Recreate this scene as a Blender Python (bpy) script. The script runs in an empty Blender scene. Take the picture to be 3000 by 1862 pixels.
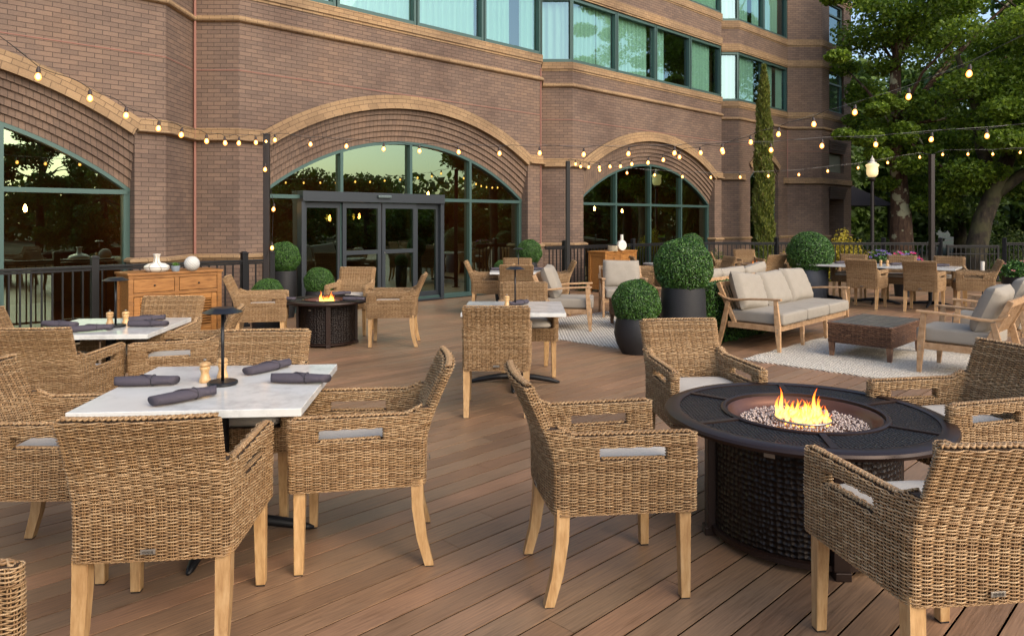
import bpy, math, random
import numpy as np
from mathutils import Vector, Matrix
random.seed(7); rng = np.random.default_rng(7)
PI = math.pi; R = math.radians
sc = bpy.context.scene
COL = sc.collection
# ---------------------------------------------------------------- camera, world, sun, exposure
CAMZ = 1.55; F = 2150.0; SL = 0.005          # SL: drainage fall of the deck away from the camera
cam = bpy.data.objects.new('camera', bpy.data.cameras.new('camera')); COL.objects.link(cam)
cam.data.sensor_width = 36; cam.data.lens = 36*F/3000; cam.data.shift_y = -0.096
cam.data.clip_end = 500; cam.data.clip_start = 0.05
cam.location = (0, 0, CAMZ); cam.rotation_euler = (R(90), 0, 0); sc.camera = cam
SUN_EL, SUN_ROT = R(36), R(138)
w = bpy.data.worlds.new('World'); sc.world = w; w.use_nodes = True
wn = w.node_tree; wn.nodes.clear()
sky = wn.nodes.new('ShaderNodeTexSky'); sky.sky_type = 'NISHITA'; sky.sun_disc = False
sky.sun_elevation = SUN_EL; sky.sun_rotation = SUN_ROT; sky.air_density = 1.0; sky.dust_density = 3.0; sky.ozone_density = .8
bg = wn.nodes.new('ShaderNodeBackground'); bg.inputs[1].default_value = 0.15
wo = wn.nodes.new('ShaderNodeOutputWorld')
wn.links.new(sky.outputs[0], bg.inputs[0]); wn.links.new(bg.outputs[0], wo.inputs[0])
sl = bpy.data.lights.new('sun', 'SUN'); sl.energy = 0.62; sl.angle = R(75); sl.color = (1, .86, .62)
so = bpy.data.objects.new('sun', sl); COL.objects.link(so)
sd = Vector((math.sin(SUN_ROT)*math.cos(SUN_EL), math.cos(SUN_ROT)*math.cos(SUN_EL), math.sin(SUN_EL)))
so.rotation_euler = sd.to_track_quat('Z', 'Y').to_euler()
sc.view_settings.view_transform = 'Standard'; sc.view_settings.look = 'None'
sc.view_settings.exposure = 1.02; sc.view_settings.gamma = 1
sc.cycles.use_denoising = True; sc.cycles.max_bounces = 7; sc.cycles.transparent_max_bounces = 12
sc.cycles.sample_clamp_indirect = 4; sc.cycles.caustics_reflective = False; sc.cycles.caustics_refractive = False

# ---------------------------------------------------------------- helpers
def dz(y): return -SL*y
class MB:
    """collects boxes, tubes, lofts; build() links them as one mesh object"""
    def __init__(s): s.v=[]; s.f=[]; s.uv=[]; s.hasuv=False
    def face(s, pts, uv=None):
        n=len(s.v); s.v += [tuple(p) for p in pts]; s.f.append(tuple(range(n, n+len(pts))))
        if uv: s.hasuv=True; s.uv += list(uv)
        else: s.uv += [(0,0)]*len(pts)
    def raw(s, vs, fs):
        n=len(s.v); s.v += [tuple(p) for p in vs]
        for f in fs: s.f.append(tuple(i+n for i in f)); s.uv += [(0,0)]*len(f)
    def box(s, cx, cy, cz, sx, sy, sz, rz=0, m=None, top=1.0):
        c, n = math.cos(rz), math.sin(rz); vs=[]
        for z in (-1,1):
            k = top if z>0 else 1.0
            for x,y in ((-1,-1),(1,-1),(1,1),(-1,1)):
                a,b = x*sx/2*k, y*sy/2*k
                vs.append((cx+a*c-b*n, cy+a*n+b*c, cz+z*sz/2))
        if m is not None: vs=[tuple(m@Vector(q)) for q in vs]
        s.raw(vs, [(3,2,1,0),(4,5,6,7),(0,1,5,4),(1,2,6,5),(2,3,7,6),(3,0,4,7)])
    def bar(s, p, q, a, b, a2=None, b2=None, up=(0,0,1)):
        """square bar from p to q, section a (side) x b"""
        p=Vector(p); q=Vector(q); d=(q-p).normalized(); u=Vector(up)
        if abs(d.dot(u))>.95: u=Vector((0,1,0))
        x=d.cross(u).normalized(); y=x.cross(d).normalized()
        a2=a if a2 is None else a2; b2=b if b2 is None else b2; vs=[]
        for c,(aa,bb) in ((p,(a,b)),(q,(a2,b2))):
            for i,j in ((-1,-1),(1,-1),(1,1),(-1,1)): vs.append(c+x*i*aa/2+y*j*bb/2)
        s.raw(vs, [(3,2,1,0),(4,5,6,7),(0,1,5,4),(1,2,6,5),(2,3,7,6),(3,0,4,7)])
    def tube(s, pts, r, n=8, close=False, cap=True):
        pts=[Vector(p) for p in pts]; N=len(pts); rs = r if isinstance(r,(list,tuple)) else [r]*N
        vs=[]; u=None
        for i,p in enumerate(pts):
            a=pts[(i-1)%N] if (close or i>0) else p; b=pts[(i+1)%N] if (close or i<N-1) else p
            d=(b-a).normalized()
            if u is None:
                u=Vector((0,0,1)) if abs(d.z)<.9 else Vector((1,0,0))
            u=(u-d*u.dot(d)).normalized(); v=d.cross(u)
            for k in range(n):
                t=2*PI*k/n; vs.append(p+(u*math.cos(t)+v*math.sin(t))*rs[i])
        fs=[]
        for i in range(N if close else N-1):
            j=(i+1)%N
            for k in range(n):
                l=(k+1)%n; fs.append((i*n+k,i*n+l,j*n+l,j*n+k))
        if cap and not close:
            fs.append(tuple(range(n-1,-1,-1))); fs.append(tuple((N-1)*n+k for k in range(n)))
        s.raw(vs, fs)
    def lathe(s, prof, n=32, c=(0,0,0), sx=1, sy=1, cap=True):
        vs=[]; fs=[]; m=len(prof)
        for k in range(n):
            t=2*PI*k/n
            for r,z in prof: vs.append((c[0]+r*math.cos(t)*sx, c[1]+r*math.sin(t)*sy, c[2]+z))
        for k in range(n):
            l=(k+1)%n
            for i in range(m-1):
                fs.append((k*m+i, l*m+i, l*m+i+1, k*m+i+1))
        if cap and prof[0][0]>1e-5: fs.append(tuple(k*m for k in range(n-1,-1,-1)))
        if cap and prof[-1][0]>1e-5: fs.append(tuple(k*m+m-1 for k in range(n)))
        s.raw(vs, fs)
    def build(s, name, mat, parent=None, smooth=False, bevel=0, auto=None):
        me=bpy.data.meshes.new(name); me.from_pydata(s.v, [], s.f)
        if s.hasuv:
            l=me.uv_layers.new(name='UVMap'); l.data.foreach_set('uv', np.array(s.uv, dtype=np.float32).ravel())
        me.materials.append(mat)
        if smooth: me.polygons.foreach_set('use_smooth', [True]*len(me.polygons))
        me.update()
        o=bpy.data.objects.new(name, me); COL.objects.link(o)
        if parent: o.parent=parent
        if auto:
            me.polygons.foreach_set('use_smooth', [True]*len(me.polygons))
            try: me.set_sharp_from_angle(angle=R(auto))
            except Exception: pass
        if bevel:
            b=o.modifiers.new('bevel','BEVEL'); b.width=bevel; b.segments=2; b.limit_method='ANGLE'; b.angle_limit=R(40)
        return o
def npmesh(name, v, f, mat, parent=None, smooth=False):
    me=bpy.data.meshes.new(name); v=np.asarray(v,dtype=np.float32); f=np.asarray(f,dtype=np.int32); k=f.shape[1]
    me.vertices.add(len(v)); me.vertices.foreach_set('co', v.ravel())
    me.loops.add(f.size); me.loops.foreach_set('vertex_index', f.ravel())
    me.polygons.add(len(f)); me.polygons.foreach_set('loop_start', np.arange(0,f.size,k,dtype=np.int32))
    me.polygons.foreach_set('use_smooth', np.full(len(f), smooth))
    me.materials.append(mat); me.update(calc_edges=True); me.validate()
    o=bpy.data.objects.new(name, me); COL.objects.link(o)
    if parent: o.parent=parent
    return o
def tag(o, label=None, cat=None, group=None, kind=None):
    if label: o['label']=label
    if cat: o['category']=cat
    if group: o['group']=group
    if kind: o['kind']=kind
    return o
def thing(name, label, cat, loc=(0,0,0), rz=0, group=None):
    o=bpy.data.objects.new(name, None); COL.objects.link(o); o.location=loc; o.rotation_euler=(0,0,rz); o.empty_display_size=.1
    return tag(o, label, cat, group)
def kids(o): return [c for c in bpy.data.objects if c.parent==o]
def dup(root, loc, rz, label=None, group=None, scale=None):
    r=root.copy(); COL.objects.link(r); r.location=loc; r.rotation_euler=(0,0,rz)
    if scale: r.scale=scale if isinstance(scale,tuple) else (scale,)*3
    if label: r['label']=label
    if group: r['group']=group
    for ch in kids(root):
        c=ch.copy(); COL.objects.link(c); c.parent=r
        for g in kids(ch):
            d=g.copy(); COL.objects.link(d); d.parent=c
    return r

# ---------------------------------------------------------------- materials
def mat(name, col, rough=.6, metal=0, emit=None, estr=0, spec=.5):
    m=bpy.data.materials.new(name); m.use_nodes=True; b=m.node_tree.nodes['Principled BSDF']
    b.inputs['Base Color'].default_value=(*col,1); b.inputs['Roughness'].default_value=rough
    b.inputs['Metallic'].default_value=metal; b.inputs['Specular IOR Level'].default_value=spec
    if emit: b.inputs['Emission Color'].default_value=(*emit,1); b.inputs['Emission Strength'].default_value=estr
    return m
def N(m, t, **kw):
    n=m.node_tree.nodes.new(t)
    for k,v in kw.items(): setattr(n,k,v)
    return n
def L(m,a,b): m.node_tree.links.new(a,b)
def ramp(m, fac, stops):
    r=N(m,'ShaderNodeValToRGB'); e=r.color_ramp.elements
    while len(e)<len(stops): e.new(.5)
    for i,(p,c) in enumerate(stops): e[i].position=p; e[i].color=(*c,1)
    L(m,fac,r.inputs[0]); return r.outputs[0]
def noise(m, scale, detail=4, vec=None, rough=.55):
    n=N(m,'ShaderNodeTexNoise'); n.inputs['Scale'].default_value=scale; n.inputs['Detail'].default_value=detail; n.inputs['Roughness'].default_value=rough
    if vec: L(m,vec,n.inputs['Vector'])
    return n.outputs[0]
def coords(m, kind='Object', scale=(1,1,1), rot=(0,0,0)):
    t=N(m,'ShaderNodeTexCoord'); p=N(m,'ShaderNodeMapping'); p.inputs['Scale'].default_value=scale; p.inputs['Rotation'].default_value=rot
    L(m,t.outputs[kind],p.inputs[0]); return p.outputs[0]
def mixc(m, fac, a, b, mode='MIX'):
    x=N(m,'ShaderNodeMix',data_type='RGBA',blend_type=mode)
    if isinstance(fac,(int,float)): x.inputs[0].default_value=fac
    else: L(m,fac,x.inputs[0])
    for s,i in ((a,6),(b,7)):
        if isinstance(s,tuple): x.inputs[i].default_value=(*s,1)
        else: L(m,s,x.inputs[i])
    return x.outputs[2]
def bump(m, h, strength=.3, dist=.01):
    b=N(m,'ShaderNodeBump'); b.inputs['Strength'].default_value=strength; b.inputs['Distance'].default_value=dist
    L(m,h,b.inputs['Height']); L(m,b.outputs[0],BS(m).inputs['Normal'])
def BS(m): return m.node_tree.nodes['Principled BSDF']
def island(m): return N(m,'ShaderNodeNewGeometry').outputs['Random Per Island']

def brickmat(name, c1, c2, mortar, bw=.203, bh=.0677, ms=.0045, var=.5, rough=.8, off=.5):
    m=mat(name, c1, rough); b=N(m,'ShaderNodeTexBrick'); b.offset=off
    uv=N(m,'ShaderNodeUVMap')
    L(m,uv.outputs[0],b.inputs['Vector'])
    b.inputs['Color1'].default_value=(*c1,1); b.inputs['Color2'].default_value=(*c2,1); b.inputs['Mortar'].default_value=(*mortar,1)
    b.inputs['Scale'].default_value=1; b.inputs['Mortar Size'].default_value=ms; b.inputs['Mortar Smooth'].default_value=.2
    b.inputs['Brick Width'].default_value=bw; b.inputs['Row Height'].default_value=bh
    n1=noise(m,.55,5,coords(m,'Object')); n2=noise(m,60,3,coords(m,'Object'))
    c=mixc(m,.6,b.outputs[0],ramp(m,n1,[(.35,(.55,.5,.5)),(.5,(1,1,1)),(.68,(1.25,1.15,1.0))]),'MULTIPLY')
    c=mixc(m,var,c,ramp(m,n2,[(.3,(.6,.58,.56)),(.7,(1.25,1.25,1.25))]),'MULTIPLY')
    L(m,c,BS(m).inputs['Base Color'])
    inv=N(m,'ShaderNodeMath',operation='SUBTRACT'); inv.inputs[0].default_value=1; L(m,b.outputs[1],inv.inputs[1])
    bump(m,inv.outputs[0],.6,.006)
    return m
M={}
M['brick']=brickmat('brick_mauve',(.196,.130,.094),(.144,.098,.074),(.066,.043,.032),ms=.0048,var=.35)  # mortar colour darkened to stand for shadow in the raked joints
M['header']=brickmat('brick_soldier',(.188,.124,.086),(.140,.094,.068),(.055,.036,.026),bw=.085,bh=.30,off=0)
M['tan']=brickmat('brick_tan',(.34,.225,.120),(.26,.170,.090),(.13,.08,.045),bh=.0677,var=.35)
M['tanring']=brickmat('brick_tan_arch',(.34,.225,.120),(.26,.170,.090),(.13,.08,.045),bw=.20,bh=.075,var=.35)
M['joint']=mat('pink_sealant',(.26,.12,.09),.8)
M['frame']=mat('teal_aluminium',(.055,.105,.095),.45,.3)
M['doorframe']=mat('grey_aluminium',(.036,.043,.050),.42,.3)
M['black']=mat('black_aluminium',(.006,.006,.007),.5,.0,spec=.35)
M['post']=mat('dark_bronze_post',(.020,.015,.014),.45,.3)
M['lampblack']=mat('matt_black_metal',(.012,.012,.014),.35,.2)
M['bulb']=mat('bulb_glow',(1,.6,.2),.3,emit=(1,.38,.06),estr=3.4)
_lw=N(M['bulb'],'ShaderNodeLayerWeight'); _lw.inputs[0].default_value=.5
L(M['bulb'],ramp(M['bulb'],_lw.outputs['Facing'],[(0,(1,.60,.20)),(.18,(1,.42,.08)),(.42,(.42,.11,.010)),(1,(.22,.04,.003))]),BS(M['bulb']).inputs['Emission Color'])
M['inbulb']=mat('indoor_glow',(1,.6,.2),.3,emit=(1,.46,.13),estr=85)
M['wire']=mat('rubber_wire',(.012,.010,.009),.6)
M['steel']=mat('steel_wire',(.35,.33,.30),.35,.9)
M['interior']=mat('interior_dark',(.26,.125,.065),.8)
M['intfloor']=mat('interior_floor',(.08,.06,.045),.6)
def glass(name, tint, trans, fac):
    m=bpy.data.materials.new(name); m.use_nodes=True; nt=m.node_tree; nt.nodes.clear()
    g=nt.nodes.new('ShaderNodeBsdfGlossy'); g.inputs['Color'].default_value=(*tint,1); g.inputs['Roughness'].default_value=0.0
    t=nt.nodes.new('ShaderNodeBsdfTransparent'); t.inputs['Color'].default_value=(*trans,1)
    x=nt.nodes.new('ShaderNodeMixShader'); o=nt.nodes.new('ShaderNodeOutputMaterial')
    lw=nt.nodes.new('ShaderNodeLayerWeight'); lw.inputs[0].default_value=.35
    mr=nt.nodes.new('ShaderNodeMapRange'); mr.inputs[3].default_value=fac; mr.inputs[4].default_value=min(1,fac+.35)
    nt.links.new(lw.outputs['Fresnel'],mr.inputs[0]); nt.links.new(mr.outputs[0],x.inputs[0])
    tc=nt.nodes.new('ShaderNodeTexCoord'); nz=nt.nodes.new('ShaderNodeTexNoise'); nz.inputs['Scale'].default_value=.9; nz.inputs['Detail'].default_value=1
    bp=nt.nodes.new('ShaderNodeBump'); bp.inputs['Strength'].default_value=.12; bp.inputs['Distance'].default_value=.02
    nt.links.new(tc.outputs['Object'],nz.inputs[0]); nt.links.new(nz.outputs[0],bp.inputs['Height']); nt.links.new(bp.outputs[0],g.inputs['Normal'])
    nt.links.new(t.outputs[0],x.inputs[1]); nt.links.new(g.outputs[0],x.inputs[2]); nt.links.new(x.outputs[0],o.inputs[0])
    return m
M['glass']=glass('green_glass',(.44,.60,.44),(.40,.37,.26),.42)
M['winglass']=glass('teal_glass',(.58,.80,.84),(.56,.78,.70),.26)

def deckmat():
    m=mat('composite_boards',(.2,.13,.09),.55); v=coords(m,'Object',(1,1,1),(0,0,R(-45)))
    v2=N(m,'ShaderNodeMapping'); v2.inputs['Scale'].default_value=(.9,22,1); L(m,v,v2.inputs[0])
    g=noise(m,5,6,v2.outputs[0],.65)
    isl=island(m)
    base=ramp(m,isl,[(0,(.195,.118,.070)),(.35,(.285,.172,.100)),(.7,(.235,.156,.096)),(1,(.335,.188,.110))])
    c=mixc(m,1.0,base,ramp(m,g,[(.3,(.62,.58,.55)),(.52,(1,1,1)),(.72,(1.35,1.3,1.25))]),'MULTIPLY')
    n=noise(m,.8,3,coords(m,'Object'))
    c=mixc(m,.7,c,ramp(m,n,[(.3,(.72,.75,.76)),(.7,(1.22,1.12,1.05))]),'MULTIPLY')
    sp=noise(m,38,2,coords(m,'Object')); c=mixc(m,.35,c,ramp(m,sp,[(.25,(.6,.6,.6)),(.35,(1,1,1)),(.70,(1,1,1)),(.78,(1.5,1.45,1.4))]),'MULTIPLY')
    L(m,c,BS(m).inputs['Base Color']); bump(m,g,.25,.003)
    L(m,ramp(m,g,[(.3,(.34,.34,.34)),(.7,(.5,.5,.5))]),BS(m).inputs['Roughness'])
    return m
M['deck']=deckmat()
def wickermat(name, stops, dark=.5):
    m=mat(name,(.4,.27,.15),.55); isl=island(m)
    t=N(m,'ShaderNodeTexCoord'); oi=N(m,'ShaderNodeObjectInfo')
    n=noise(m,9,2,t.outputs['Object'])
    ad=N(m,'ShaderNodeMath',operation='ADD'); L(m,isl,ad.inputs[0]); 
    ms=N(m,'ShaderNodeMath',operation='MULTIPLY'); ms.inputs[1].default_value=1.1; L(m,n,ms.inputs[0]); L(m,ms.outputs[0],ad.inputs[1])
    fr=N(m,'ShaderNodeMath',operation='FRACT'); L(m,ad.outputs[0],fr.inputs[0])
    c=ramp(m,fr.outputs[0],stops)
    n2=noise(m,3,2,t.outputs['Object'])
    c=mixc(m,.5,c,ramp(m,n2,[(.35,(.8,.78,.74)),(.65,(1.15,1.15,1.15))]),'MULTIPLY')
    c=mixc(m,1.0,c,ramp(m,oi.outputs['Random'],[(0,(.84,.80,.74)),(1,(1.12,1.09,1.04))]),'MULTIPLY')
    L(m,c,BS(m).inputs['Base Color']); return m
M['wicker']=wickermat('rattan_weave',[(0,(.24,.138,.062)),(.3,(.39,.248,.122)),(.5,(.29,.175,.082)),(.8,(.50,.35,.20)),(1,(.24,.138,.062))])
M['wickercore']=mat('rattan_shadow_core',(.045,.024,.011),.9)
M['brownwicker']=wickermat('brown_rattan',[(0,(.07,.032,.018)),(.4,(.19,.095,.050)),(.7,(.11,.052,.030)),(1,(.27,.15,.085))])
def woodmat(name, cols, sc_=(6,6,1.2), rough=.5, obj=True):
    m=mat(name,cols[0],rough); v=coords(m,'Object',sc_)
    g=noise(m,7,5,v,.6); oi=N(m,'ShaderNodeObjectInfo')
    c=ramp(m,g,[(.3,cols[0]),(.5,cols[1]),(.72,cols[2])])
    c=mixc(m,1.0,c,ramp(m,oi.outputs['Random'],[(0,(.82,.80,.78)),(1,(1.14,1.12,1.08))]),'MULTIPLY')
    L(m,c,BS(m).inputs['Base Color']); bump(m,g,.2,.002); return m
M['legwood']=woodmat('bleached_leg_wood',[(.34,.19,.078),(.47,.29,.13),(.57,.385,.20)],(9,9,1.5))
M['lounge']=woodmat('eucalyptus_wood',[(.34,.19,.09),(.46,.285,.15),(.56,.37,.22)],(3,3,3))
M['sideboard']=woodmat('acacia_wood',[(.20,.080,.018),(.32,.140,.034),(.41,.195,.058)],(1.2,5,8),.5)
M['sideboarddark']=mat('cabinet_inside',(.035,.016,.007),.7)
M['coffeetop']=woodmat('grey_plank_top',[(.06,.058,.055),(.13,.125,.115),(.20,.19,.175)],(3,30,1),.3)
def fabric(name,c):
    m=mat(name,c,.85); v=coords(m,'Object'); n=noise(m,9,4,v); n2=noise(m,420,2,v)
    L(m,mixc(m,.5,mixc(m,.5,c,ramp(m,n,[(.3,tuple(x*.86 for x in c)),(.7,tuple(min(1,x*1.12) for x in c))])),ramp(m,n2,[(.3,tuple(x*.75 for x in c)),(.7,tuple(min(1,x*1.25) for x in c))])),BS(m).inputs['Base Color'])
    bump(m,n,.25,.02); return m
M['cushion']=fabric('grey_beige_cushion',(.30,.265,.215))
M['seatpad']=fabric('pale_seat_pad',(.46,.42,.36))
M['napkin']=fabric('plum_grey_napkin',(.062,.052,.066))
def rugmat():
    m=mat('cream_rug',(.6,.55,.47),.9); v=coords(m,'Object',(1,1,1),(0,0,R(45)))
    b=N(m,'ShaderNodeTexWave'); b.wave_type='BANDS'; b.bands_direction='DIAGONAL'; b.inputs['Scale'].default_value=11; b.inputs['Distortion'].default_value=3.5; b.inputs['Detail'].default_value=2; b.inputs['Detail Scale'].default_value=4
    L(m,v,b.inputs[0]); n=noise(m,90,4,v)
    c=ramp(m,b.outputs[1],[(0,(.38,.33,.26)),(.5,(.64,.58,.48)),(1,(.74,.69,.59))])
    c=mixc(m,.5,c,ramp(m,n,[(.3,(.75,.72,.68)),(.7,(1.15,1.15,1.15))]),'MULTIPLY')
    L(m,c,BS(m).inputs['Base Color']); bump(m,b.outputs[1],.9,.012); return m
M['rug']=rugmat()
def stonemat():
    m=mat('white_quartz',(.62,.62,.59),.12); v=coords(m,'Object'); n=noise(m,5,8,v,.7); n2=noise(m,1.7,3,v)
    c=ramp(m,n,[(.35,(.50,.50,.48)),(.5,(.66,.66,.63)),(.7,(.70,.70,.67))])
    c=mixc(m,.4,c,ramp(m,n2,[(.3,(.88,.88,.86)),(.7,(1.05,1.04,1.02))]),'MULTIPLY')
    L(m,c,BS(m).inputs['Base Color']); return m
M['stone']=stonemat()
M['bronze']=mat('fire_pit_bronze',(.026,.013,.009),.36,.4)
def hammered(name,c,scale,st):
    m=mat(name,c,.40,.5); v=coords(m,'Object'); vo=N(m,'ShaderNodeTexVoronoi'); vo.inputs['Scale'].default_value=scale; vo.inputs['Randomness'].default_value=.35; L(m,v,vo.inputs['Vector'])
    bump(m,vo.outputs['Distance'],st,.02); return m
M['hammer']=hammered('hammered_bronze_panel',(.013,.008,.006),40,.8)
M['topweave']=hammered('cast_weave_panel',(.012,.012,.015),58,1.0)
M['bowl']=mat('fire_bowl_metal',(.14,.06,.035),.35,.5)
M['beads']=mat('fire_glass_beads',(.50,.40,.34),.18)
def flamemat():
    m=bpy.data.materials.new('flame'); m.use_nodes=True; nt=m.node_tree; nt.nodes.clear()
    tc=nt.nodes.new('ShaderNodeUVMap'); sp=nt.nodes.new('ShaderNodeSeparateXYZ'); nt.links.new(tc.outputs[0],sp.inputs[0])
    r=nt.nodes.new('ShaderNodeValToRGB'); e=r.color_ramp.elements
    e[0].position=0; e[0].color=(1,.30,.05,1); e[1].position=1; e[1].color=(1,.09,.008,1)
    k=e.new(.35); k.color=(1,.50,.11,1); k=e.new(.7); k.color=(1,.24,.02,1)
    nt.links.new(sp.outputs[1],r.inputs[0])
    em=nt.nodes.new('ShaderNodeEmission'); em.inputs[1].default_value=2.6; nt.links.new(r.outputs[0],em.inputs[0])
    tr=nt.nodes.new('ShaderNodeBsdfTransparent'); x=nt.nodes.new('ShaderNodeMixShader')
    lw=nt.nodes.new('ShaderNodeLayerWeight'); lw.inputs[0].default_value=.5
    q=nt.nodes.new('ShaderNodeMath'); q.operation='MULTIPLY_ADD'; q.inputs[1].default_value=1.0; q.inputs[2].default_value=0.08
    a=nt.nodes.new('ShaderNodeMath'); a.operation='MULTIPLY'; nt.links.new(lw.outputs['Facing'],q.inputs[0])
    h=nt.nodes.new('ShaderNodeMath'); h.operation='MULTIPLY_ADD'; h.inputs[1].default_value=.50; nt.links.new(sp.outputs[1],h.inputs[0]); nt.links.new(q.outputs[0],h.inputs[2])
    h.use_clamp=True
    nt.links.new(h.outputs[0],x.inputs[0]); nt.links.new(em.outputs[0],x.inputs[1]); nt.links.new(tr.outputs[0],x.inputs[2])
    o=nt.nodes.new('ShaderNodeOutputMaterial'); nt.links.new(x.outputs[0],o.inputs[0]); return m
M['flame']=flamemat()
def planter(name,c):
    m=mat(name,c,.6); v=coords(m,'Object',(4,4,60)); n=noise(m,3,4,v); L(m,ramp(m,n,[(.3,tuple(x*.75 for x in c)),(.7,tuple(x*1.3 for x in c))]),BS(m).inputs['Base Color']); bump(m,n,.4,.004); return m
M['planter']=planter('charcoal_planter',(.0105,.0105,.012)); M['planterblue']=planter('blue_grey_planter',(.036,.042,.055))
def leafmat(name, cols, rough=.5, trans=.25):
    m=mat(name,cols[0],rough); c=ramp(m,island(m),[(i/(len(cols)-1),x) for i,x in enumerate(cols)]); L(m,c,BS(m).inputs['Base Color'])
    if trans:
        tl=N(m,'ShaderNodeBsdfTranslucent'); L(m,c,tl.inputs[0]); x=N(m,'ShaderNodeMixShader'); x.inputs[0].default_value=trans
        L(m,BS(m).outputs[0],x.inputs[1]); L(m,tl.outputs[0],x.inputs[2]); L(m,x.outputs[0],m.node_tree.nodes['Material Output'].inputs[0])
    return m
M['boxleaf']=leafmat('box_leaf',[(.018,.050,.010),(.035,.10,.015),(.060,.155,.022),(.11,.23,.04)],.38,.15)
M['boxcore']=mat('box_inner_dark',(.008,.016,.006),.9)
M['treeleaf']=leafmat('tree_leaf',[(.07,.12,.011),(.13,.21,.017),(.20,.30,.025),(.30,.42,.045)],.5,.5)
M['farleaf']=leafmat('far_leaf',[(.032,.062,.010),(.058,.11,.014),(.09,.155,.02),(.125,.20,.03)],.6,.30)
M['cypress']=leafmat('cypress_leaf',[(.07,.09,.012),(.12,.15,.018),(.17,.20,.025),(.16,.13,.03)],.6,.15)
M['yellow']=leafmat('golden_leaf',[(.25,.22,.02),(.45,.36,.03),(.6,.48,.05)],.6,.3)
M['shrub']=leafmat('shrub_leaf',[(.03,.06,.010),(.06,.11,.015),(.10,.15,.02),(.14,.17,.03)],.6,.3)
M['pink']=mat('pink_petal',(.55,.02,.12),.6); M['purple']=mat('violet_petal',(.20,.13,.40),.6); M['rose']=mat('rose_petal',(.45,.15,.14),.6)
def barkmat():
    m=mat('plated_bark',(.12,.07,.04),.9); v=coords(m,'Object'); n=noise(m,2.2,5,v); n2=noise(m,14,5,coords(m,'Object',(1,1,.25)))
    c=ramp(m,n2,[(.3,(.035,.016,.009)),(.55,(.10,.052,.028)),(.75,(.17,.10,.06))])
    c=mixc(m,ramp(m,n,[(.56,(0,0,0)),(.60,(1,1,1))]),c,(.36,.33,.20)); L(m,c,BS(m).inputs['Base Color']); bump(m,n2,.8,.03); return m
M['bark']=barkmat()
def barkgreen():
    m=mat('mossy_bark',(.16,.13,.07),.9); n2=noise(m,12,5,coords(m,'Object',(1,1,.3))); n=noise(m,2,3,coords(m,'Object'))
    c=ramp(m,n2,[(.3,(.014,.010,.006)),(.55,(.042,.030,.018)),(.75,(.09,.066,.038))]); c=mixc(m,ramp(m,n,[(.45,(0,0,0)),(.6,(.7,.7,.7))]),c,(.085,.08,.03)); L(m,c,BS(m).inputs['Base Color']); bump(m,n2,.8,.03); return m
M['bark2']=barkgreen()
def groundmat():
    m=mat('garden_ground',(.05,.04,.02),.95); n=noise(m,.8,5,coords(m,'Object')); n2=noise(m,25,4,coords(m,'Object'))
    c=ramp(m,n,[(.40,(.050,.028,.014)),(.55,(.024,.036,.009)),(.7,(.032,.05,.011))]); c=mixc(m,.6,c,ramp(m,n2,[(.3,(.5,.5,.5)),(.7,(1.4,1.4,1.4))]),'MULTIPLY'); L(m,c,BS(m).inputs['Base Color']); bump(m,n2,.8,.05); return m
M['ground']=groundmat()
M['curtain']=mat('sheer_curtain',(.72,.80,.74),.9)
M['awning']=mat('dark_awning',(.02,.012,.010),.8)
M['millwood']=woodmat('mill_wood',[(.45,.25,.10),(.58,.36,.16),(.66,.44,.22)],(8,8,2),.35)
M['white']=mat('white_ceramic',(.72,.68,.60),.3); M['gold']=mat('gold_seam',(.16,.085,.02),.4,.6); M['bluepot']=mat('blue_grey_pot',(.22,.26,.30),.6)
M['lampglass']=mat('lamp_globe',(.9,.8,.5),.4,emit=(1,.72,.32),estr=.36)
M['plate']=mat('maker_plate_metal',(.30,.27,.23),.4,.6); M['ink']=mat('plate_ink',(.03,.025,.02),.7)
M['socketdark']=mat('bulb_socket',(.03,.016,.012),.5)

# ---------------------------------------------------------------- building (plan in its own axes u along the facade, v towards the deck)
KB=1.02
def BX(u,v): return ((u+v)*.70711*KB, (u-v)*.70711*KB)
def XY(x,y): return (x*KB, y*KB)
def BZ(z): return CAMZ+KB*(z-1.6)
bld=thing('brick_building','long mauve brick hotel with tan bands, big arched windows and teal framed rooms above','building')
def seg_len(a,b): return math.hypot(b[0]-a[0],b[1]-a[1])
PATH=[(-9.5,5.9),(-5.031,10.657),(-5.031,11.594),(-4.317,11.594),(.663,16.573),(.663,17.34),(1.43,17.34),(6.355,22.265),(6.355,23.035),(7.12,23.035),(9.553,25.46),(10.758,25.46),(12.63,27.33),(12.63,40)]
PATH[0]=(-5.031-7.0*.70711,10.657-7.0*.70711)
PW=[XY(*p) for p in PATH]
CUM=[0]
for i in range(1,len(PW)): CUM.append(CUM[-1]+seg_len(PW[i-1],PW[i]))
def outn(a,b):
    d=Vector((b[0]-a[0],b[1]-a[1])).normalized(); return Vector((d.y,-d.x))
def offs(pts,d):
    """mitred offset of a polyline to its outer side"""
    r=[]
    for i,p in enumerate(pts):
        n1=outn(pts[i-1],p) if i>0 else None; n2=outn(p,pts[i+1]) if i<len(pts)-1 else None
        if n1 is None: n=n2
        elif n2 is None: n=n1
        else:
            n=(n1+n2)/(1+n1.dot(n2))
        r.append((p[0]+n.x*d,p[1]+n.y*d))
    return r
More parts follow.
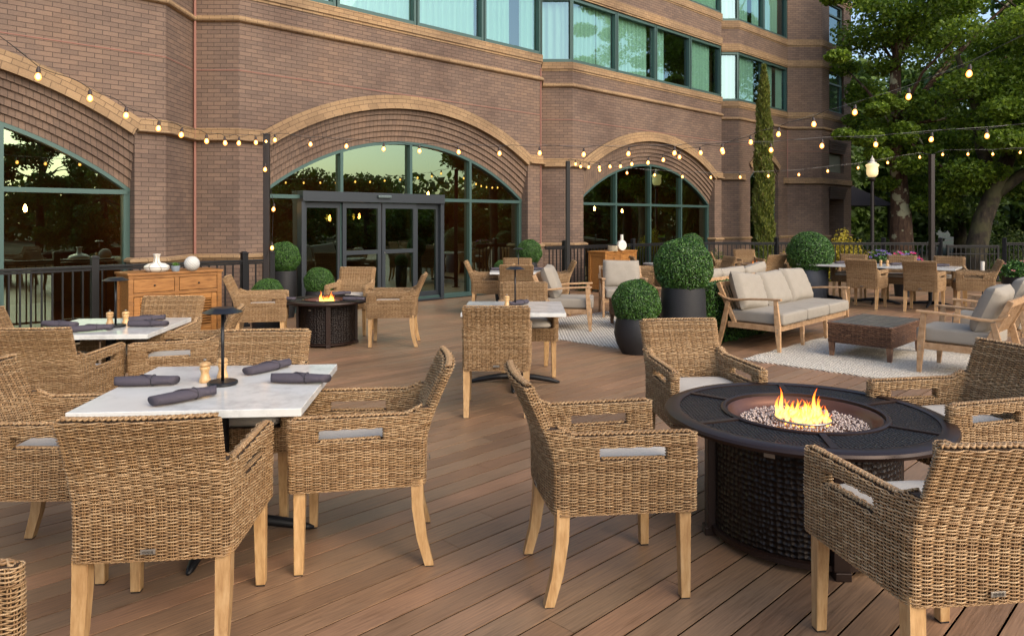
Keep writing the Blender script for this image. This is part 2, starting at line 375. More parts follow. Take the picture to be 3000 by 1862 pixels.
def sweep(mb, pts, prof, s0=0):
    """prof: (out, z world) list going from wall top round to wall bottom"""
    lines=[offs(pts,o) for o,z in prof]
    acc=s0
    for i in range(len(pts)-1):
        l=seg_len(pts[i],pts[i+1]); vv=0
        for k in range(len(prof)-1):
            h=math.hypot(prof[k+1][0]-prof[k][0],prof[k+1][1]-prof[k][1])
            a=(*lines[k][i],prof[k][1]); b=(*lines[k][i+1],prof[k][1]); c=(*lines[k+1][i+1],prof[k+1][1]); d=(*lines[k+1][i],prof[k+1][1])
            mb.face([d,c,b,a],[(acc,vv+h),(acc+l,vv+h),(acc+l,vv),(acc,vv)]); vv+=h
        acc+=l
    for e,pi in ((0,0),(1,len(pts)-1)):
        mb.face([(*lines[k][pi],prof[k][1]) for k in range(len(prof))],[(0,k*.01) for k in range(len(prof))])
def wallq(mb, a, b, z0, z1, s=0):
    l=seg_len(a,b); mb.face([(a[0],a[1],z0),(b[0],b[1],z0),(b[0],b[1],z1),(a[0],a[1],z1)],[(s,z0),(s+l,z0),(s+l,z1),(s,z1)])
def lerp(a,b,t): return (a[0]+(b[0]-a[0])*t, a[1]+(b[1]-a[1])*t)
wall=MB(); ZB=BZ(-.45); ZT=BZ(9.75); DEEP=.14
Z51,Z53,Z685,Z71,Z758,Z781=BZ(5.10),BZ(5.31),BZ(6.86),BZ(7.11),BZ(7.58),BZ(7.83)
# which faces carry room windows
WINSEG={0:4,3:4,5:1,6:4,8:1,9:2,2:1}
for i in range(len(PW)-1):
    a,b=PW[i],PW[i+1]; s=CUM[i]
    if i in (0,3,6,9,11): pass
    else: wallq(wall,a,b,ZB,Z53,s)
    if i in WINSEG:
        wallq(wall,a,b,Z685,Z781,s); wallq(wall,a,b,BZ(9.4),ZT,s)
    elif i!=11: wallq(wall,a,b,Z53,ZT,s)
def arch_face(i, uc, half, Rg, zc, nr, dr, Rt, depth, gv):
    """main face i of the perimeter with an arched opening; rings step out from the glass plane"""
    a,b=PW[i],PW[i+1]; l=seg_len(a,b); d=Vector((b[0]-a[0],b[1]-a[1]))/l; n=outn(a,b)
    # uc: distance along the face of the arch centre, world metres
    P=lambda s,o,z: (a[0]+d.x*s+n.x*o, a[1]+d.y*s+n.y*o, z)
    s0=CUM[i]; Ro=Rg+nr*dr
    zj=zc+math.sqrt(max(Ro*Ro-half*half,0))
    wallq(wall,a,(a[0]+d.x*(uc-half),a[1]+d.y*(uc-half)),ZB,Z53,s0)
    e=(a[0]+d.x*(uc+half),a[1]+d.y*(uc+half)); wallq(wall,e,b,ZB,Z53,s0+uc+half)
    n_=56
    for k in range(n_):
        x0=-half+2*half*k/n_; x1=-half+2*half*(k+1)/n_
        za=zc+math.sqrt(Ro*Ro-x0*x0); zb=zc+math.sqrt(Ro*Ro-x1*x1)
        wall.face([P(uc+x0,0,za),P(uc+x1,0,zb),P(uc+x1,0,Z53),P(uc+x0,0,Z53)],[(s0+uc+x0,za),(s0+uc+x1,zb),(s0+uc+x1,Z53),(s0+uc+x0,Z53)])
    for sg in (-1,1):   # jamb reveals
        p=P(uc+sg*half,0,0); q=P(uc+sg*half,-depth,0); wallq(wall,(q[0],q[1]) if sg<0 else (p[0],p[1]),(p[0],p[1]) if sg<0 else (q[0],q[1]),ZB,zj,s0+uc+sg*half)
    ring=MB()
    for r in range(nr):
        Ra=Rg+r*dr; Rb=Ra+dr; o=-depth+.085+(depth-.10)*(r)/(nr-1); op=-depth-.02 if r==0 else -depth+.085+(depth-.10)*(r-1)/(nr-1)
        for k in range(n_):
            x0=-half+2*half*k/n_; x1=-half+2*half*(k+1)/n_
            f=lambda RR,x: zc+math.sqrt(max(RR*RR-x*x,0))
            t0=math.asin(x0/Ra)*5.3; t1=math.asin(x1/Ra)*5.3
            ring.face([P(uc+x0,o,f(Ra,x0)),P(uc+x1,o,f(Ra,x1)),P(uc+x1,o,f(Rb,x1)),P(uc+x0,o,f(Rb,x0))],[(t0,.01+r*.3),(t1,.01+r*.3),(t1,.11+r*.3),(t0,.11+r*.3)])
            ring.face([P(uc+x0,op,f(Ra,x0)),P(uc+x1,op,f(Ra,x1)),P(uc+x1,o,f(Ra,x1)),P(uc+x0,o,f(Ra,x0))],[(t0,.12+r*.3),(t1,.12+r*.3),(t1,.15+r*.3),(t0,.15+r*.3)])
    ring.build('brick_arch',M['header'],bld)
    # tan outer ring, proud of the wall
    tr=MB(); Ri=Ro; Re=Ro+Rt; aa=math.asin(min(1,(half+.10)/Re)); m_=60; hh=(half+.02)
    for k in range(m_):
        ta=-aa+2*aa*k/m_; tb=-aa+2*aa*(k+1)/m_
        pr=[(Re,.0),(Re,.05),(Ri+.035,.05),(Ri+.035,.085),(Ri-.01,.085),(Ri-.01,-.02)]
        for j in range(len(pr)-1):
            (r1,o1),(r2,o2)=pr[j],pr[j+1]; h=j*.08
            q=lambda t,r,o: P(uc+math.sin(t)*r,o,zc+math.cos(t)*r)
            tr.face([q(ta,r2,o2),q(tb,r2,o2),q(tb,r1,o1),q(ta,r1,o1)],[(ta*Re,h+abs(r1-r2)),(tb*Re,h+abs(r1-r2)),(tb*Re,h),(ta*Re,h)])
    tr.build('tan_arch_band',M['tanring'],bld)
    return P
def arched_window(i, uc, half, Rg, zc, depth, mulls, tr_z, door=None, fw=.06):
    a,b=PW[i],PW[i+1]; l=seg_len(a,b); d=Vector((b[0]-a[0],b[1]-a[1]))/l; n=outn(a,b)
    P=lambda s,o,z: Vector((a[0]+d.x*s+n.x*o, a[1]+d.y*s+n.y*o, z))
    fr=MB(); zf=lambda x: zc+math.sqrt(max(Rg*Rg-x*x,0.0))
    zb=dz(P(uc,0,0).y)+.02
    gl=MB(); n_=40
    for k in range(n_):
        x0=-half+2*half*k/n_; x1=-half+2*half*(k+1)/n_
        gl.face([P(uc+x0,-depth,zb),P(uc+x1,-depth,zb),P(uc+x1,-depth,zf(x1)),P(uc+x0,-depth,zf(x0))])
        fr.bar(P(uc+x0,-depth+.03,zf(x0)-fw/2),P(uc+x1,-depth+.03,zf(x1)-fw/2),.10,fw)
    for sg in (-1,1): fr.bar(P(uc+sg*(half-.035),-depth+.03,zb),P(uc+sg*(half-.035),-depth+.03,zf(half)),.10,.07,up=(n.x,n.y,0))
    for x in mulls:
        fr.bar(P(uc+x,-depth+.03,zb),P(uc+x,-depth+.03,zf(x)-.02),.11,fw,up=(d.x,d.y,0))
    if tr_z: fr.bar(P(uc-half+.03,-depth+.034,tr_z),P(uc+half-.03,-depth+.034,tr_z),.10,.065)
    fr.bar(P(uc-half,-depth+.04,zb+.03),P(uc+half,-depth+.04,zb+.03),.16,.08)
    fo=fr.build('arched_window',M['frame'],bld); gl.build('pane',M['glass'],fo)
    return P
HALF=3.08*KB; RG=5.0*KB; ZC=BZ(-1.9)
gdep=.26*KB
# bay centres along their faces
L0=seg_len(PW[0],PW[1]); L3=seg_len(PW[3],PW[4]); L6=seg_len(PW[6],PW[7]); L9=seg_len(PW[9],PW[10])
c0=L0-3.50*KB; c3=L3/2; c6=L6/2; c9=L9/2+.03
for i,c in ((0,c0),(3,c3),(6,c6)):
    arch_face(i,c,HALF,RG,ZC,6,.1*KB,.24*KB,gdep,None)
    arched_window(i,c,HALF,RG,ZC,gdep,[-1.54*KB,0,1.54*KB],BZ(1.99))
arch_face(9,c9,1.0*KB,1.10*KB,BZ(2.2),4,.08*KB,.20*KB,.2,None)
arched_window(9,c9,1.0*KB,1.10*KB,BZ(2.2),.2,[0],BZ(1.99))
# east end face with a stacked window column, vent and recessed doorway
a,b=PW[11],PW[12]; l=seg_len(a,b); d=Vector((b[0]-a[0],b[1]-a[1]))/l; n=outn(a,b)
s1,s2=.62*KB,1.93*KB
P11=lambda s,o,z: Vector((a[0]+d.x*s+n.x*o,a[1]+d.y*s+n.y*o,z))
cut=lambda t: (a[0]+d.x*t,a[1]+d.y*t)
wallq(wall,a,cut(s1),ZB,ZT,CUM[11]); wallq(wall,cut(s2),b,ZB,ZT,CUM[11]+s2)
hol=[(ZB,BZ(2.33)),(BZ(3.28),BZ(3.96)),(BZ(5.43),BZ(6.86)),(BZ(7.75),BZ(9.3))]; zz=[h[1] for h in hol]; zl=[h[0] for h in hol[1:]]+[ZT]
for za,zb in zip(zz,zl): wallq(wall,cut(s1),cut(s2),za,zb,CUM[11]+s1)
for k,(za,zb) in enumerate(hol):
    dep=1.2 if k==0 else .12
    for s in (s1,s2):
        p=P11(s,0,0); q=P11(s,-dep,0); wallq(wall,(p.x,p.y),(q.x,q.y),za,zb,0)
    wall.face([P11(s1,0,zb),P11(s2,0,zb),P11(s2,-dep,zb),P11(s1,-dep,zb)],[(0,0),(1,0),(1,.2),(0,.2)])
    mb=MB(); mb.face([P11(s1,-dep,za),P11(s2,-dep,za),P11(s2,-dep,zb),P11(s1,-dep,zb)])
    if k==0: mb.build('recessed_doorway',M['interior'],bld)
    elif k==1: mb.build('vent_panel',mat('olive_vent_panel',(.16,.17,.13),.5),bld)
    else:
        f=MB()
        for s in (s1+.03,s2-.03): f.bar(P11(s,-dep+.02,za),P11(s,-dep+.02,zb),.06,.06)
        for z in (za+.03,zb-.03,zb-.42): f.bar(P11(s1,-dep+.02,z),P11(s2,-dep+.02,z),.06,.06)
        fo=f.build('window',M['frame'],bld); mb.build('pane',M['winglass'],fo)
for base in (BZ(2.33),BZ(3.96)):
    lint=MB()
    for r in range(5): 
        m_=P11((s1+s2)/2,.012+.016*r,base+.05+.085*r); lint.box(m_.x,m_.y,m_.z,(s2-s1)+.05+.05*r,.05,.075,rz=R(45))
    lint.build('corbelled_lintel',M['brick'],bld)
wall.build('wall',M['brick'],bld)
# bands swept along the whole perimeter
tb=MB()
sweep(tb,PW,[(0,BZ(4.82)),(.03,BZ(4.815)),(.03,BZ(4.795)),(.055,BZ(4.79)),(.065,BZ(4.76)),(.055,BZ(4.73)),(.02,BZ(4.715)),(0,BZ(4.71))])
tb.build('belt_course',M['tan'],bld)
for za,zb,nm in ((5.10,5.31,'sill_course'),(6.86,7.11,'lintel_course'),(7.58,7.83,'sill_course'),(9.4,9.65,'lintel_course')):
    mb=MB(); sweep(mb,PW,[(-DEEP,BZ(zb)+.004),(.035,BZ(zb)),(.035,BZ(za)+.05),(.015,BZ(za)+.045),(.015,BZ(za)+.002),(0,BZ(za))]); mb.build(nm,M['tan'],bld)
# springing band and base sill: broken at the arches
def sub(i,s):
    a,b=PW[i],PW[i+1]; l=seg_len(a,b); return lerp(a,b,s/l)
runs=[[sub(0,c0+3.11*KB)]+PW[1:4]+[sub(3,c3-3.11*KB)],[sub(3,c3+3.11*KB)]+PW[4:7]+[sub(6,c6-3.11*KB)],[sub(6,c6+3.11*KB)]+PW[7:10]+[sub(9,c9-1.38*KB)],[sub(9,c9+1.38*KB)]+PW[10:13]]
for r in runs:
    mb=MB(); sweep(mb,r,[(0,BZ(3.045)),(.045,BZ(3.03)),(.045,BZ(2.88)),(.09,BZ(2.875)),(.095,BZ(2.845)),(.05,BZ(2.83)),(0,BZ(2.82))]); mb.build('springing_band',M['tan'],bld)
gp=lambda i,s,o: tuple(Vector(sub(i,s))+outn(PW[i],PW[i+1])*o)
runs2=[[gp(0,c0+HALF,-gdep+.05),sub(0,c0+HALF)]+PW[1:4]+[sub(3,c3-HALF),gp(3,c3-HALF,-gdep+.05)],[gp(3,c3+HALF,-gdep+.05),sub(3,c3+HALF)]+PW[4:7]+[sub(6,c6-HALF),gp(6,c6-HALF,-gdep+.05)],[gp(6,c6+HALF,-gdep+.05),sub(6,c6+HALF)]+PW[7:10]+[sub(9,c9-1.0*KB)],[sub(9,c9+1.0*KB)]+PW[10:12]+[sub(11,s1)],[sub(11,s2),PW[12]]]
for r in runs2:
    mb=MB(); sweep(mb,r,[(0,BZ(1.06)),(.05,BZ(1.055)),(.085,BZ(1.03)),(.085,BZ(1.0)),(.05,BZ(.985)),(.05,BZ(.965)),(.03,BZ(.96))]); mb.build('base_sill',M['tan'],bld)
    mb=MB(); sweep(mb,r,[(.03,BZ(.962)),(.03,ZB)]); mb.build('plinth',M['brick'],bld)
# pink sealant joints
jb=MB()
for i in (2,):
    p=PW[i]; jb.box(p[0]+.035,p[1]-.035,(BZ(1.06)+BZ(9))/2,.035,.035,BZ(9)-BZ(1.06),rz=R(45))
p=PW[4]; jb.box(p[0]-.02,p[1]-.025,(BZ(1.06)+BZ(5))/2,.03,.03,BZ(5)-BZ(1.06),rz=R(45))
p=PW[10]; jb.box(p[0],p[1]-.012,(BZ(3.05)+BZ(4.7))/2,.03,.03,BZ(4.7)-BZ(3.05))
sweep(jb,PW[:13],[(0,BZ(3.965)),(.005,BZ(3.962)),(.005,BZ(3.952)),(0,BZ(3.949))])
jb.build('sealant_joint',M['joint'],bld)
# room windows: frame > pane, curtain
def room_window(pa,pb,z0,z1,cur,first,last):
    a=Vector(pa); b=Vector(pb); l=(b-a).length; d=(b-a)/l; n=outn(pa,pb); o=-.10
    P=lambda s,q,z: Vector((a.x+d.x*s+n.x*q,a.y+d.y*s+n.y*q,z))
    f=MB(); w_=.055
    for s in (w_/2,l-w_/2): f.bar(P(s,o+.03,z0),P(s,o+.03,z1),w_,.11,up=(n.x,n.y,0))
    for z in (z0+.035,z1-.035): f.bar(P(w_,o+.028,z),P(l-w_,o+.028,z),.10,.07)
    fo=f.build('window',M['frame'],bld)
    g=MB(); g.face([P(0,o,z0),P(l,o,z0),P(l,o,z1),P(0,o,z1)]); g.build('pane',M['winglass'],fo)
    for (c0_,c1_) in cur:
        c=MB(); k_=int(max(8,(c1_-c0_)*l/.028)); q0=None
        for k in range(k_):
            s=l*(c0_+(c1_-c0_)*k/k_); t=l*(c0_+(c1_-c0_)*(k+1)/k_)
            w1=-.20+.035*math.sin(k*1.05+.5*math.sin(k*.31)); w2=-.20+.035*math.sin((k+1)*1.05+.5*math.sin((k+1)*.31))
            c.face([P(s,w1,z0),P(t,w2,z0),P(t,w2,z1),P(s,w1,z1)])
        c.build('curtain',M['curtain'],fo,smooth=True)
CUR=[[(0,.97)],[(0,.62),(.64,.97)],[(.03,.9)],[(0,.38)],[(.15,.75)],[(0,.95)],[(0,.5),(.7,1)]]
kk=0
for i,cnt in WINSEG.items():
    a,b=PW[i],PW[i+1]; l=seg_len(a,b)
    pat={0:[0,2,0,1],3:[5,0,5,6],6:[1,2,3,4],9:[4,6],5:[5],8:[5],2:[5]}[i]
    for k in range(cnt):
        for fl,(za,zb) in enumerate(((5.325,6.85),(7.845,9.39))):
            if fl==1 and i in (0,2): continue
            pa=lerp(a,b,k/cnt+ (0.004 if k else 0)); pb=lerp(a,b,(k+1)/cnt)
            room_window(pa,pb,BZ(za),BZ(zb),CUR[pat[k] if fl==0 else pat[(k+1)%cnt]],k==0,k==cnt-1); kk+=1
# dark inside volumes behind the glass
ins=MB()
def inq(p,q,r_,s_): ins.face([p,q,r_,s_])
for i,(ia,ib) in enumerate(((0,1),(3,4),(6,7),(9,10))):
    a,b=PW[ia],PW[ib]; n=outn(a,b); aa=[(a[0]-n.x*t,a[1]-n.y*t) for t in (.34,5.0)]; bb=[(b[0]-n.x*t,b[1]-n.y*t) for t in (.34,5.0)]
    for z0,z1 in ((dz(a[1])-.01,BZ(4.0)),(BZ(5.2),BZ(7.0)),(BZ(7.7),BZ(9.5))):
        far=1 if z0<1 else 1
        A0=(*aa[0],z0);A1=(*aa[1],z0);B0=(*bb[0],z0);B1=(*bb[1],z0);A0t=(*aa[0],z1);A1t=(*aa[1],z1);B0t=(*bb[0],z1);B1t=(*bb[1],z1)
        inq(A1,B1,B1t,A1t); inq(A0,A1,A1t,A0t); inq(B0,B1,B1t,B0t); inq(A0,B0,B1,A1); inq(A0t,B0t,B1t,A1t)
ins.build('inside_room',M['interior'],bld)
roofm=MB(); roofm.face([(p[0],p[1],ZT) for p in PW]+[(PW[0][0]-12,PW[0][1]+12,ZT),(PW[0][0]-12,PW[-1][1],ZT)][::-1]); roofm.build('roof',mat('flat_roof',(.1,.1,.1),.9),bld)
# sliding door set in the middle bay
a,b=PW[3],PW[4]; l=seg_len(a,b); d=Vector((b[0]-a[0],b[1]-a[1]))/l; n=outn(a,b)
PD=lambda s,o,z: Vector((a[0]+d.x*s+n.x*o,a[1]+d.y*s+n.y*o,z))
u0=5.145; du=lambda u:(u-u0)*KB
db=dz(14)+.01; hz0,hz1=BZ(1.914),BZ(2.09); g0=-gdep
df=MB(); sL,sR=du(6.30),du(9.42)
m_=PD((sL+sR)/2,g0+.10,(hz0+hz1)/2); df.box(m_.x,m_.y,m_.z,sR-sL,.20,hz1-hz0,rz=R(45))
for s,w_ in ((sL+.03,.07),(sR-.03,.09)): df.bar(PD(s,g0+.08,db),PD(s,g0+.08,hz0),w_,.16,up=(n.x,n.y,0))
df.bar(PD(sL,g0+.09,db+.015),PD(sR,g0+.09,db+.015),.18,.035)
do=df.build('door_surround',M['doorframe'],bld,bevel=.004)
def leaf(s0_,s1_,o,rail,nm='door_leaf'):
    f=MB(); w_=.075
    for s in (s0_+w_/2,s1_-w_/2): f.bar(PD(s,o,db+.03),PD(s,o,hz0-.01),w_,.045,up=(n.x,n.y,0))
    for z,h in ((hz0-.06,.10),(db+.10,.14))+(((db+1.0,.075),) if rail else ()): f.bar(PD(s0_+w_,o,z),PD(s1_-w_,o,z),.043,h)
    fo=f.build(nm,M['doorframe'],bld); g=MB(); g.face([PD(s0_,o-.005,db),PD(s1_,o-.005,db),PD(s1_,o-.005,hz0),PD(s0_,o-.005,hz0)]); g.build('pane',M['glass'],fo)
    return fo
def fu(px):  # position along the facade where picture column px meets the glass
    t=(px-1500)/F; Y=16.277*KB/(1-t); X=t*Y; return (X+Y)*.70711-u0*KB
c1,c2,c3_,c4,c5=fu(1002),fu(1104),fu(1108),fu(1208),fu(1284)
leaf(fu(993),c2+.01,g0+.11,True); f2=leaf(c3_,c4,g0+.11,True); leaf(sL+.06,fu(993),g0+.055,False,'side_light'); leaf(c4,sR-.06,g0+.055,False,'side_light')
hd=MB(); hd.tube([PD(c3_+.04,g0+.15,db+.98),PD(c3_+.04,g0+.16,db+.98)],.012); hd.build('lock',M['steel'],f2)
se=MB(); m_=PD(fu(1107),g0+.225,(hz0+hz1)/2+.02); se.box(m_.x,m_.y,m_.z,.30,.05,.055,rz=R(45)); se.build('door_sensor',mat('sensor_grey',(.09,.12,.12),.4),bld,bevel=.015)
# warm pendants inside
pl=thing('pendant_light','warm glass pendant glowing behind the dark arched windows','lamp',(0,0,0),0,'pendant lights inside the building')
mb=MB(); mb.lathe([(.0,-.05),(.022,-.04),(.028,0),(.018,.045),(.008,.07),(0,.08)],10); mb.build('glowing_bulb',M['inbulb'],pl)
mb=MB(); mb.tube([(0,0,.07),(0,0,.9)],.006,5); mb.build('cord',M['wire'],pl)
spots=[]
for (i,cc,lst) in ((0,c0,[(-1.2,.9,2.35),(-.2,.9,2.33),(.9,.8,2.3),(1.6,1.6,1.78),(2.2,1.7,1.76),(.2,1.6,1.8)]),(3,c3,[(-1.05,1.2,1.62),(-.55,1.6,1.6),(.1,1.9,1.66),(-2.7,1.0,1.82),(-2.5,1.3,1.8),(-2.3,1.6,1.78),(2.4,2.4,2.2)]),(6,c6,[(-.5,1.5,1.9),(1.5,2,1.85)])):
    a,b=PW[i],PW[i+1]; d_=Vector((b[0]-a[0],b[1]-a[1])).normalized(); n_=outn(a,b)
    for s,dd,z in lst: spots.append((a[0]+d_.x*(cc+s)-n_.x*(gdep+dd),a[1]+d_.y*(cc+s)-n_.y*(gdep+dd),BZ(z)))
pl.location=spots[0]
for p in spots[1:]: dup(pl,p,0)

# ---------------------------------------------------------------- ground, deck
gm=MB(); gm.face([(-150,-150,-.42),(200,-150,-.42),(200,250,-.42),(-150,250,-.42)]); tag(gm.build('ground',M['ground']),kind='structure')
dk=MB(); bw,gap=.142,.0098
def fenceC(x): return 19.35-.03*(x-4.6)
v=-12.3
while v<9:
    lo=-9.0; hi=40.0
    # boards end at the far fence line Y <= fenceC(X)
    hi=min(hi,(fenceC(8)+.35)/.70711+v)
    x_hi=(hi+v)*.70711
    if v<-10.75: lo,hi=3.5,13.2
    if v<-11.75: lo,hi=5.3,12.4
    s=lo-random.uniform(0,3.5)
    while s<hi:
        e=min(s+4.87,hi); s_=max(s,lo)
        if e>s_+.05:
            vs=[]
            for (uu,vv) in ((s_,v),(e-.003,v),(e-.003,v+bw-gap),(s_,v+bw-gap)):
                X=(uu+vv)*.70711; Y=(uu-vv)*.70711; vs.append((X,Y,dz(Y)))
            n0=[(x,y,z-.004) for x,y,z in vs]
            dk.raw(n0+vs,[(4,5,6,7),(0,1,5,4),(1,2,6,5),(2,3,7,6),(3,0,4,7)])
        s+=4.87
    v+=bw
tag(dk.build('deck',M['deck']),kind='structure')
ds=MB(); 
ds.face([(-12,-6,-.06),(30,-6,-.06),(30,19.4,-.17),(-12,19.4,-.17)])  # black sheet standing in for the dark void seen between the boards
tag(ds.build('deck_gap_shade',mat('deck_shadow',(.003,.002,.002),1.0,spec=0)),kind='structure')

# ---------------------------------------------------------------- rattan armchair
def polyround(pts, r, closed=True, seg=4):
    """2D polygon with rounded corners (r per corner)"""
    out=[]; n=len(pts)
    for i in range(n):
        p=np.array(pts[i]); rr=r[i] if isinstance(r,(list,tuple)) else r
        if (not closed and i in (0,n-1)) or rr<=1e-4: out.append(p); continue
        a=np.array(pts[(i-1)%n]); b=np.array(pts[(i+1)%n]); da=(a-p); db_=(b-p); la=np.linalg.norm(da); lb=np.linalg.norm(db_)
        t=min(rr,la*.45,lb*.45); q0=p+da/la*t; q1=p+db_/lb*t
        for k in range(seg+1):
            s=k/seg; out.append((1-s)**2*q0+2*s*(1-s)*p+s*s*q1)
    return np.array(out)
def resample(P_, n, closed=True):
    if closed:
        c_=np.where(np.abs(P_[:,0])<1e-6,P_[:,1],1e9)
        if c_.min()<1e8: P_=np.roll(P_,-int(np.argmin(c_)),0)
    Q=np.vstack([P_,P_[:1]]) if closed else P_
    d=np.r_[0,np.cumsum(np.linalg.norm(np.diff(Q,axis=0),axis=1))]
    t=np.linspace(0,d[-1],n+1)[:-1] if closed else np.linspace(0,d[-1],n)
    return np.c_[np.interp(t,d,Q[:,0]),np.interp(t,d,Q[:,1])], d[-1]
def normals2(Pn, closed=True):
    if closed: T=np.roll(Pn,-1,0)-np.roll(Pn,1,0)
    else: T=np.gradient(Pn,axis=0)
    T/=np.linalg.norm(T,axis=1,keepdims=True)+1e-9
    return np.c_[T[:,1],-T[:,0]]
class Weave:
    def __init__(s,pitch=.037,dzr=.0058,amp=.0064,rz=.00275,rn=.0030):
        s.V=[];s.F=[];s.nv=0; s.CV=[];s.CF=[];s.cn=0; s.pitch=pitch;s.dzr=dzr;s.amp=amp;s.rz=rz;s.rn=rn
    def rowtube(s,Pn,nrm,z,closed=True,zj=None):
        n=len(Pn); zz=np.full(n,z) if np.isscalar(z) else z
        ring=[(1,0),(.2,1),(-1,0),(.2,-1)]
        V=np.zeros((n,4,3))
        for k,(a,b) in enumerate(ring):
            V[:,k,:2]=Pn+nrm*(a*s.rn); V[:,k,2]=zz+b*s.rz
        i=np.arange(n if closed else n-1); j=(i+1)%n
        for k in range(4):
            l=(k+1)%4; s.F.append(np.c_[i*4+k,j*4+k,j*4+l,i*4+l]+s.nv)
        s.V.append(V.reshape(-1,3)); s.nv+=n*4
    def zone(s, loopf, z0, z1, closed=True, capbot=False, captop=True, row0=0, off=None):
        """rows of weaving round the outline loopf(z) between z0 and z1"""
        rows=max(1,int(round((z1-z0)/s.dzr))); P0=loopf((z0+z1)/2); _,Lg=resample(P0,10,closed)
        K=max(4,int(round(Lg/s.pitch/2))*2); n=K*4 if closed else K*4+1
        core=[]
        for r in range(rows):
            z=z0+(r+.5)*(z1-z0)/rows; Pn,_=resample(loopf(z),n,closed); nr=normals2(Pn,closed)
            ph=((r+row0)%2)*PI; wv=np.cos(np.arange(n)*PI/4+ph)
            jit=.0007*np.sin(np.arange(n)*.7+r*2.1)
            s.rowtube(Pn+nr*(wv*s.amp)[:,None],nr,z+jit,closed)
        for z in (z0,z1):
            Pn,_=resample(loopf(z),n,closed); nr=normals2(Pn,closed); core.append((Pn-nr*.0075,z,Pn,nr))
        # stakes
        for k in range(0,n,4):
            pts=[(*(core[0][2][k]+core[0][3][k]*.0),z0),(*(core[1][2][k]+core[1][3][k]*.0),z1)]
            c=np.array(pts); t=np.array([-core[0][3][k][1],core[0][3][k][0]]) 
            for sgn in (-.0036,.0036):
                q=[]
                for e in range(2):
                    for (a,b) in ((.0028,0),(-.0014,.0025),(-.0014,-.0025)):
                        nn=core[e][3][k]; q.append((c[e][0]+nn[0]*a+t[0]*(b+sgn),c[e][1]+nn[1]*a+t[1]*(b+sgn),c[e][2]))
                s.V.append(np.array(q)); s.F.append(np.array([(0,1,4,3),(1,2,5,4),(2,0,3,5)])+s.nv); s.nv+=6
        A,B=core[0],core[1]; i=np.arange(n if closed else n-1); j=(i+1)%n
        V=np.vstack([np.c_[A[0],np.full(n,A[1])],np.c_[B[0],np.full(n,B[1])]])
        s.CV.append(V); s.CF+= [tuple(x) for x in (np.c_[i,j,j+n,i+n]+s.cn).tolist()]
        if closed and captop: s.CF.append(tuple((np.arange(n)+n+s.cn).tolist()))
        if closed and capbot: s.CF.append(tuple((np.arange(n)[::-1]+s.cn).tolist()))
        s.cn+=2*n
    def braid(s,pts,r=.010,per=.028):
        """knotted edging along a 3D path: two strands wound round each other"""
        P3=np.array(pts); d=np.r_[0,np.cumsum(np.linalg.norm(np.diff(P3,axis=0),axis=1))]; n=int(d[-1]/.006)+2
        t=np.linspace(0,d[-1],n); C=np.stack([np.interp(t,d,P3[:,k]) for k in range(3)],1)
        T=np.gradient(C,axis=0); T/=np.linalg.norm(T,axis=1,keepdims=True)+1e-9
        up=np.array([0,0,1.0]); X=np.cross(T,up); X/=np.linalg.norm(X,axis=1,keepdims=True)+1e-9; Y=np.cross(X,T)
        for st in range(3):
            a=t/per*PI+st*2*PI/3
            c=C+X*(np.cos(a)*r*1.25)[:,None]+Y*(np.abs(np.sin(a))*r*.5)[:,None]
            V=np.zeros((n,4,3))
            for k in range(4):
                th=k*PI/2+.78; V[:,k]=c+X*(math.cos(th)*r*.55)+Y*(math.sin(th)*r*.55)
            i=np.arange(n-1)
            for k in range(4):
                l=(k+1)%4; s.F.append(np.c_[i*4+k,i*4+4+k,i*4+4+l,i*4+l]+s.nv)
            s.V.append(V.reshape(-1,3)); s.nv+=n*4
    def build(s,name,m,parent,corem=None,corename='shade_core'):
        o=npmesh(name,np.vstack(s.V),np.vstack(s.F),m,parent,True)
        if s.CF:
            mb=MB(); mb.v=[tuple(x) for x in np.vstack(s.CV).tolist()]; mb.f=s.CF; c=mb.build(corename,corem or M['wickercore'],o)  # dark fill behind the strands, its colour stands for shade in the gaps
        return o
def recl(z): return 0.012*max(0,(z-.38)) + (.115*max(0,(z-.56)/.325)**1.35 if z>.56 else 0)
def bowc(x,wb): return .022*(1-(x/wb)**2)
BW=.266; BF=.294; YB=-.295; YF=.295; TH=.046
def backline(z,ins=0,n=9,wid=0):
    w_=BW+ (.012*max(0,(z-.6)/.3)) + wid
    return [(x,YB-recl(z)-bowc(x,w_)*min(1,.4+max(0,(z-.5))*2)+ins) for x in np.linspace(-(w_-ins),(w_-ins),n)]
def skirt(z):
    bl=backline(z); return polyround(bl+[(BF,YF),(-BF,YF)],[.03]+[0]*(len(bl)-2)+[.03,.028,.028],True)
def thickU(z,yf=YF):
    bl=backline(z); il=backline(z,TH)[::-1]
    k=(yf-YB)/(YF-YB); wf=BW+(BF-BW)*k
    pts=bl+[(wf,yf),(wf-TH-.004,yf)]+il+[(-wf+TH+.004,yf),(-wf,yf)]
    r=[.03]+[0]*(len(bl)-2)+[.03,.018,.018,.012]+[0]*(len(il)-2)+[.012,.018,.018]
    return polyround(pts,r,True)
def stub(sg,y0,y1):
    def f(z):
        k0=(y0-YB)/(YF-YB); k1=(y1-YB)/(YF-YB); a=BW+(BF-BW)*k0; b=BW+(BF-BW)*k1
        q=[(a,y0),(b,y1),(b-TH-.004,y1),(a-TH,y0)]
        if sg<0: q=[(-x,y) for x,y in q][::-1]
        return polyround(q,.014,True)
    return f
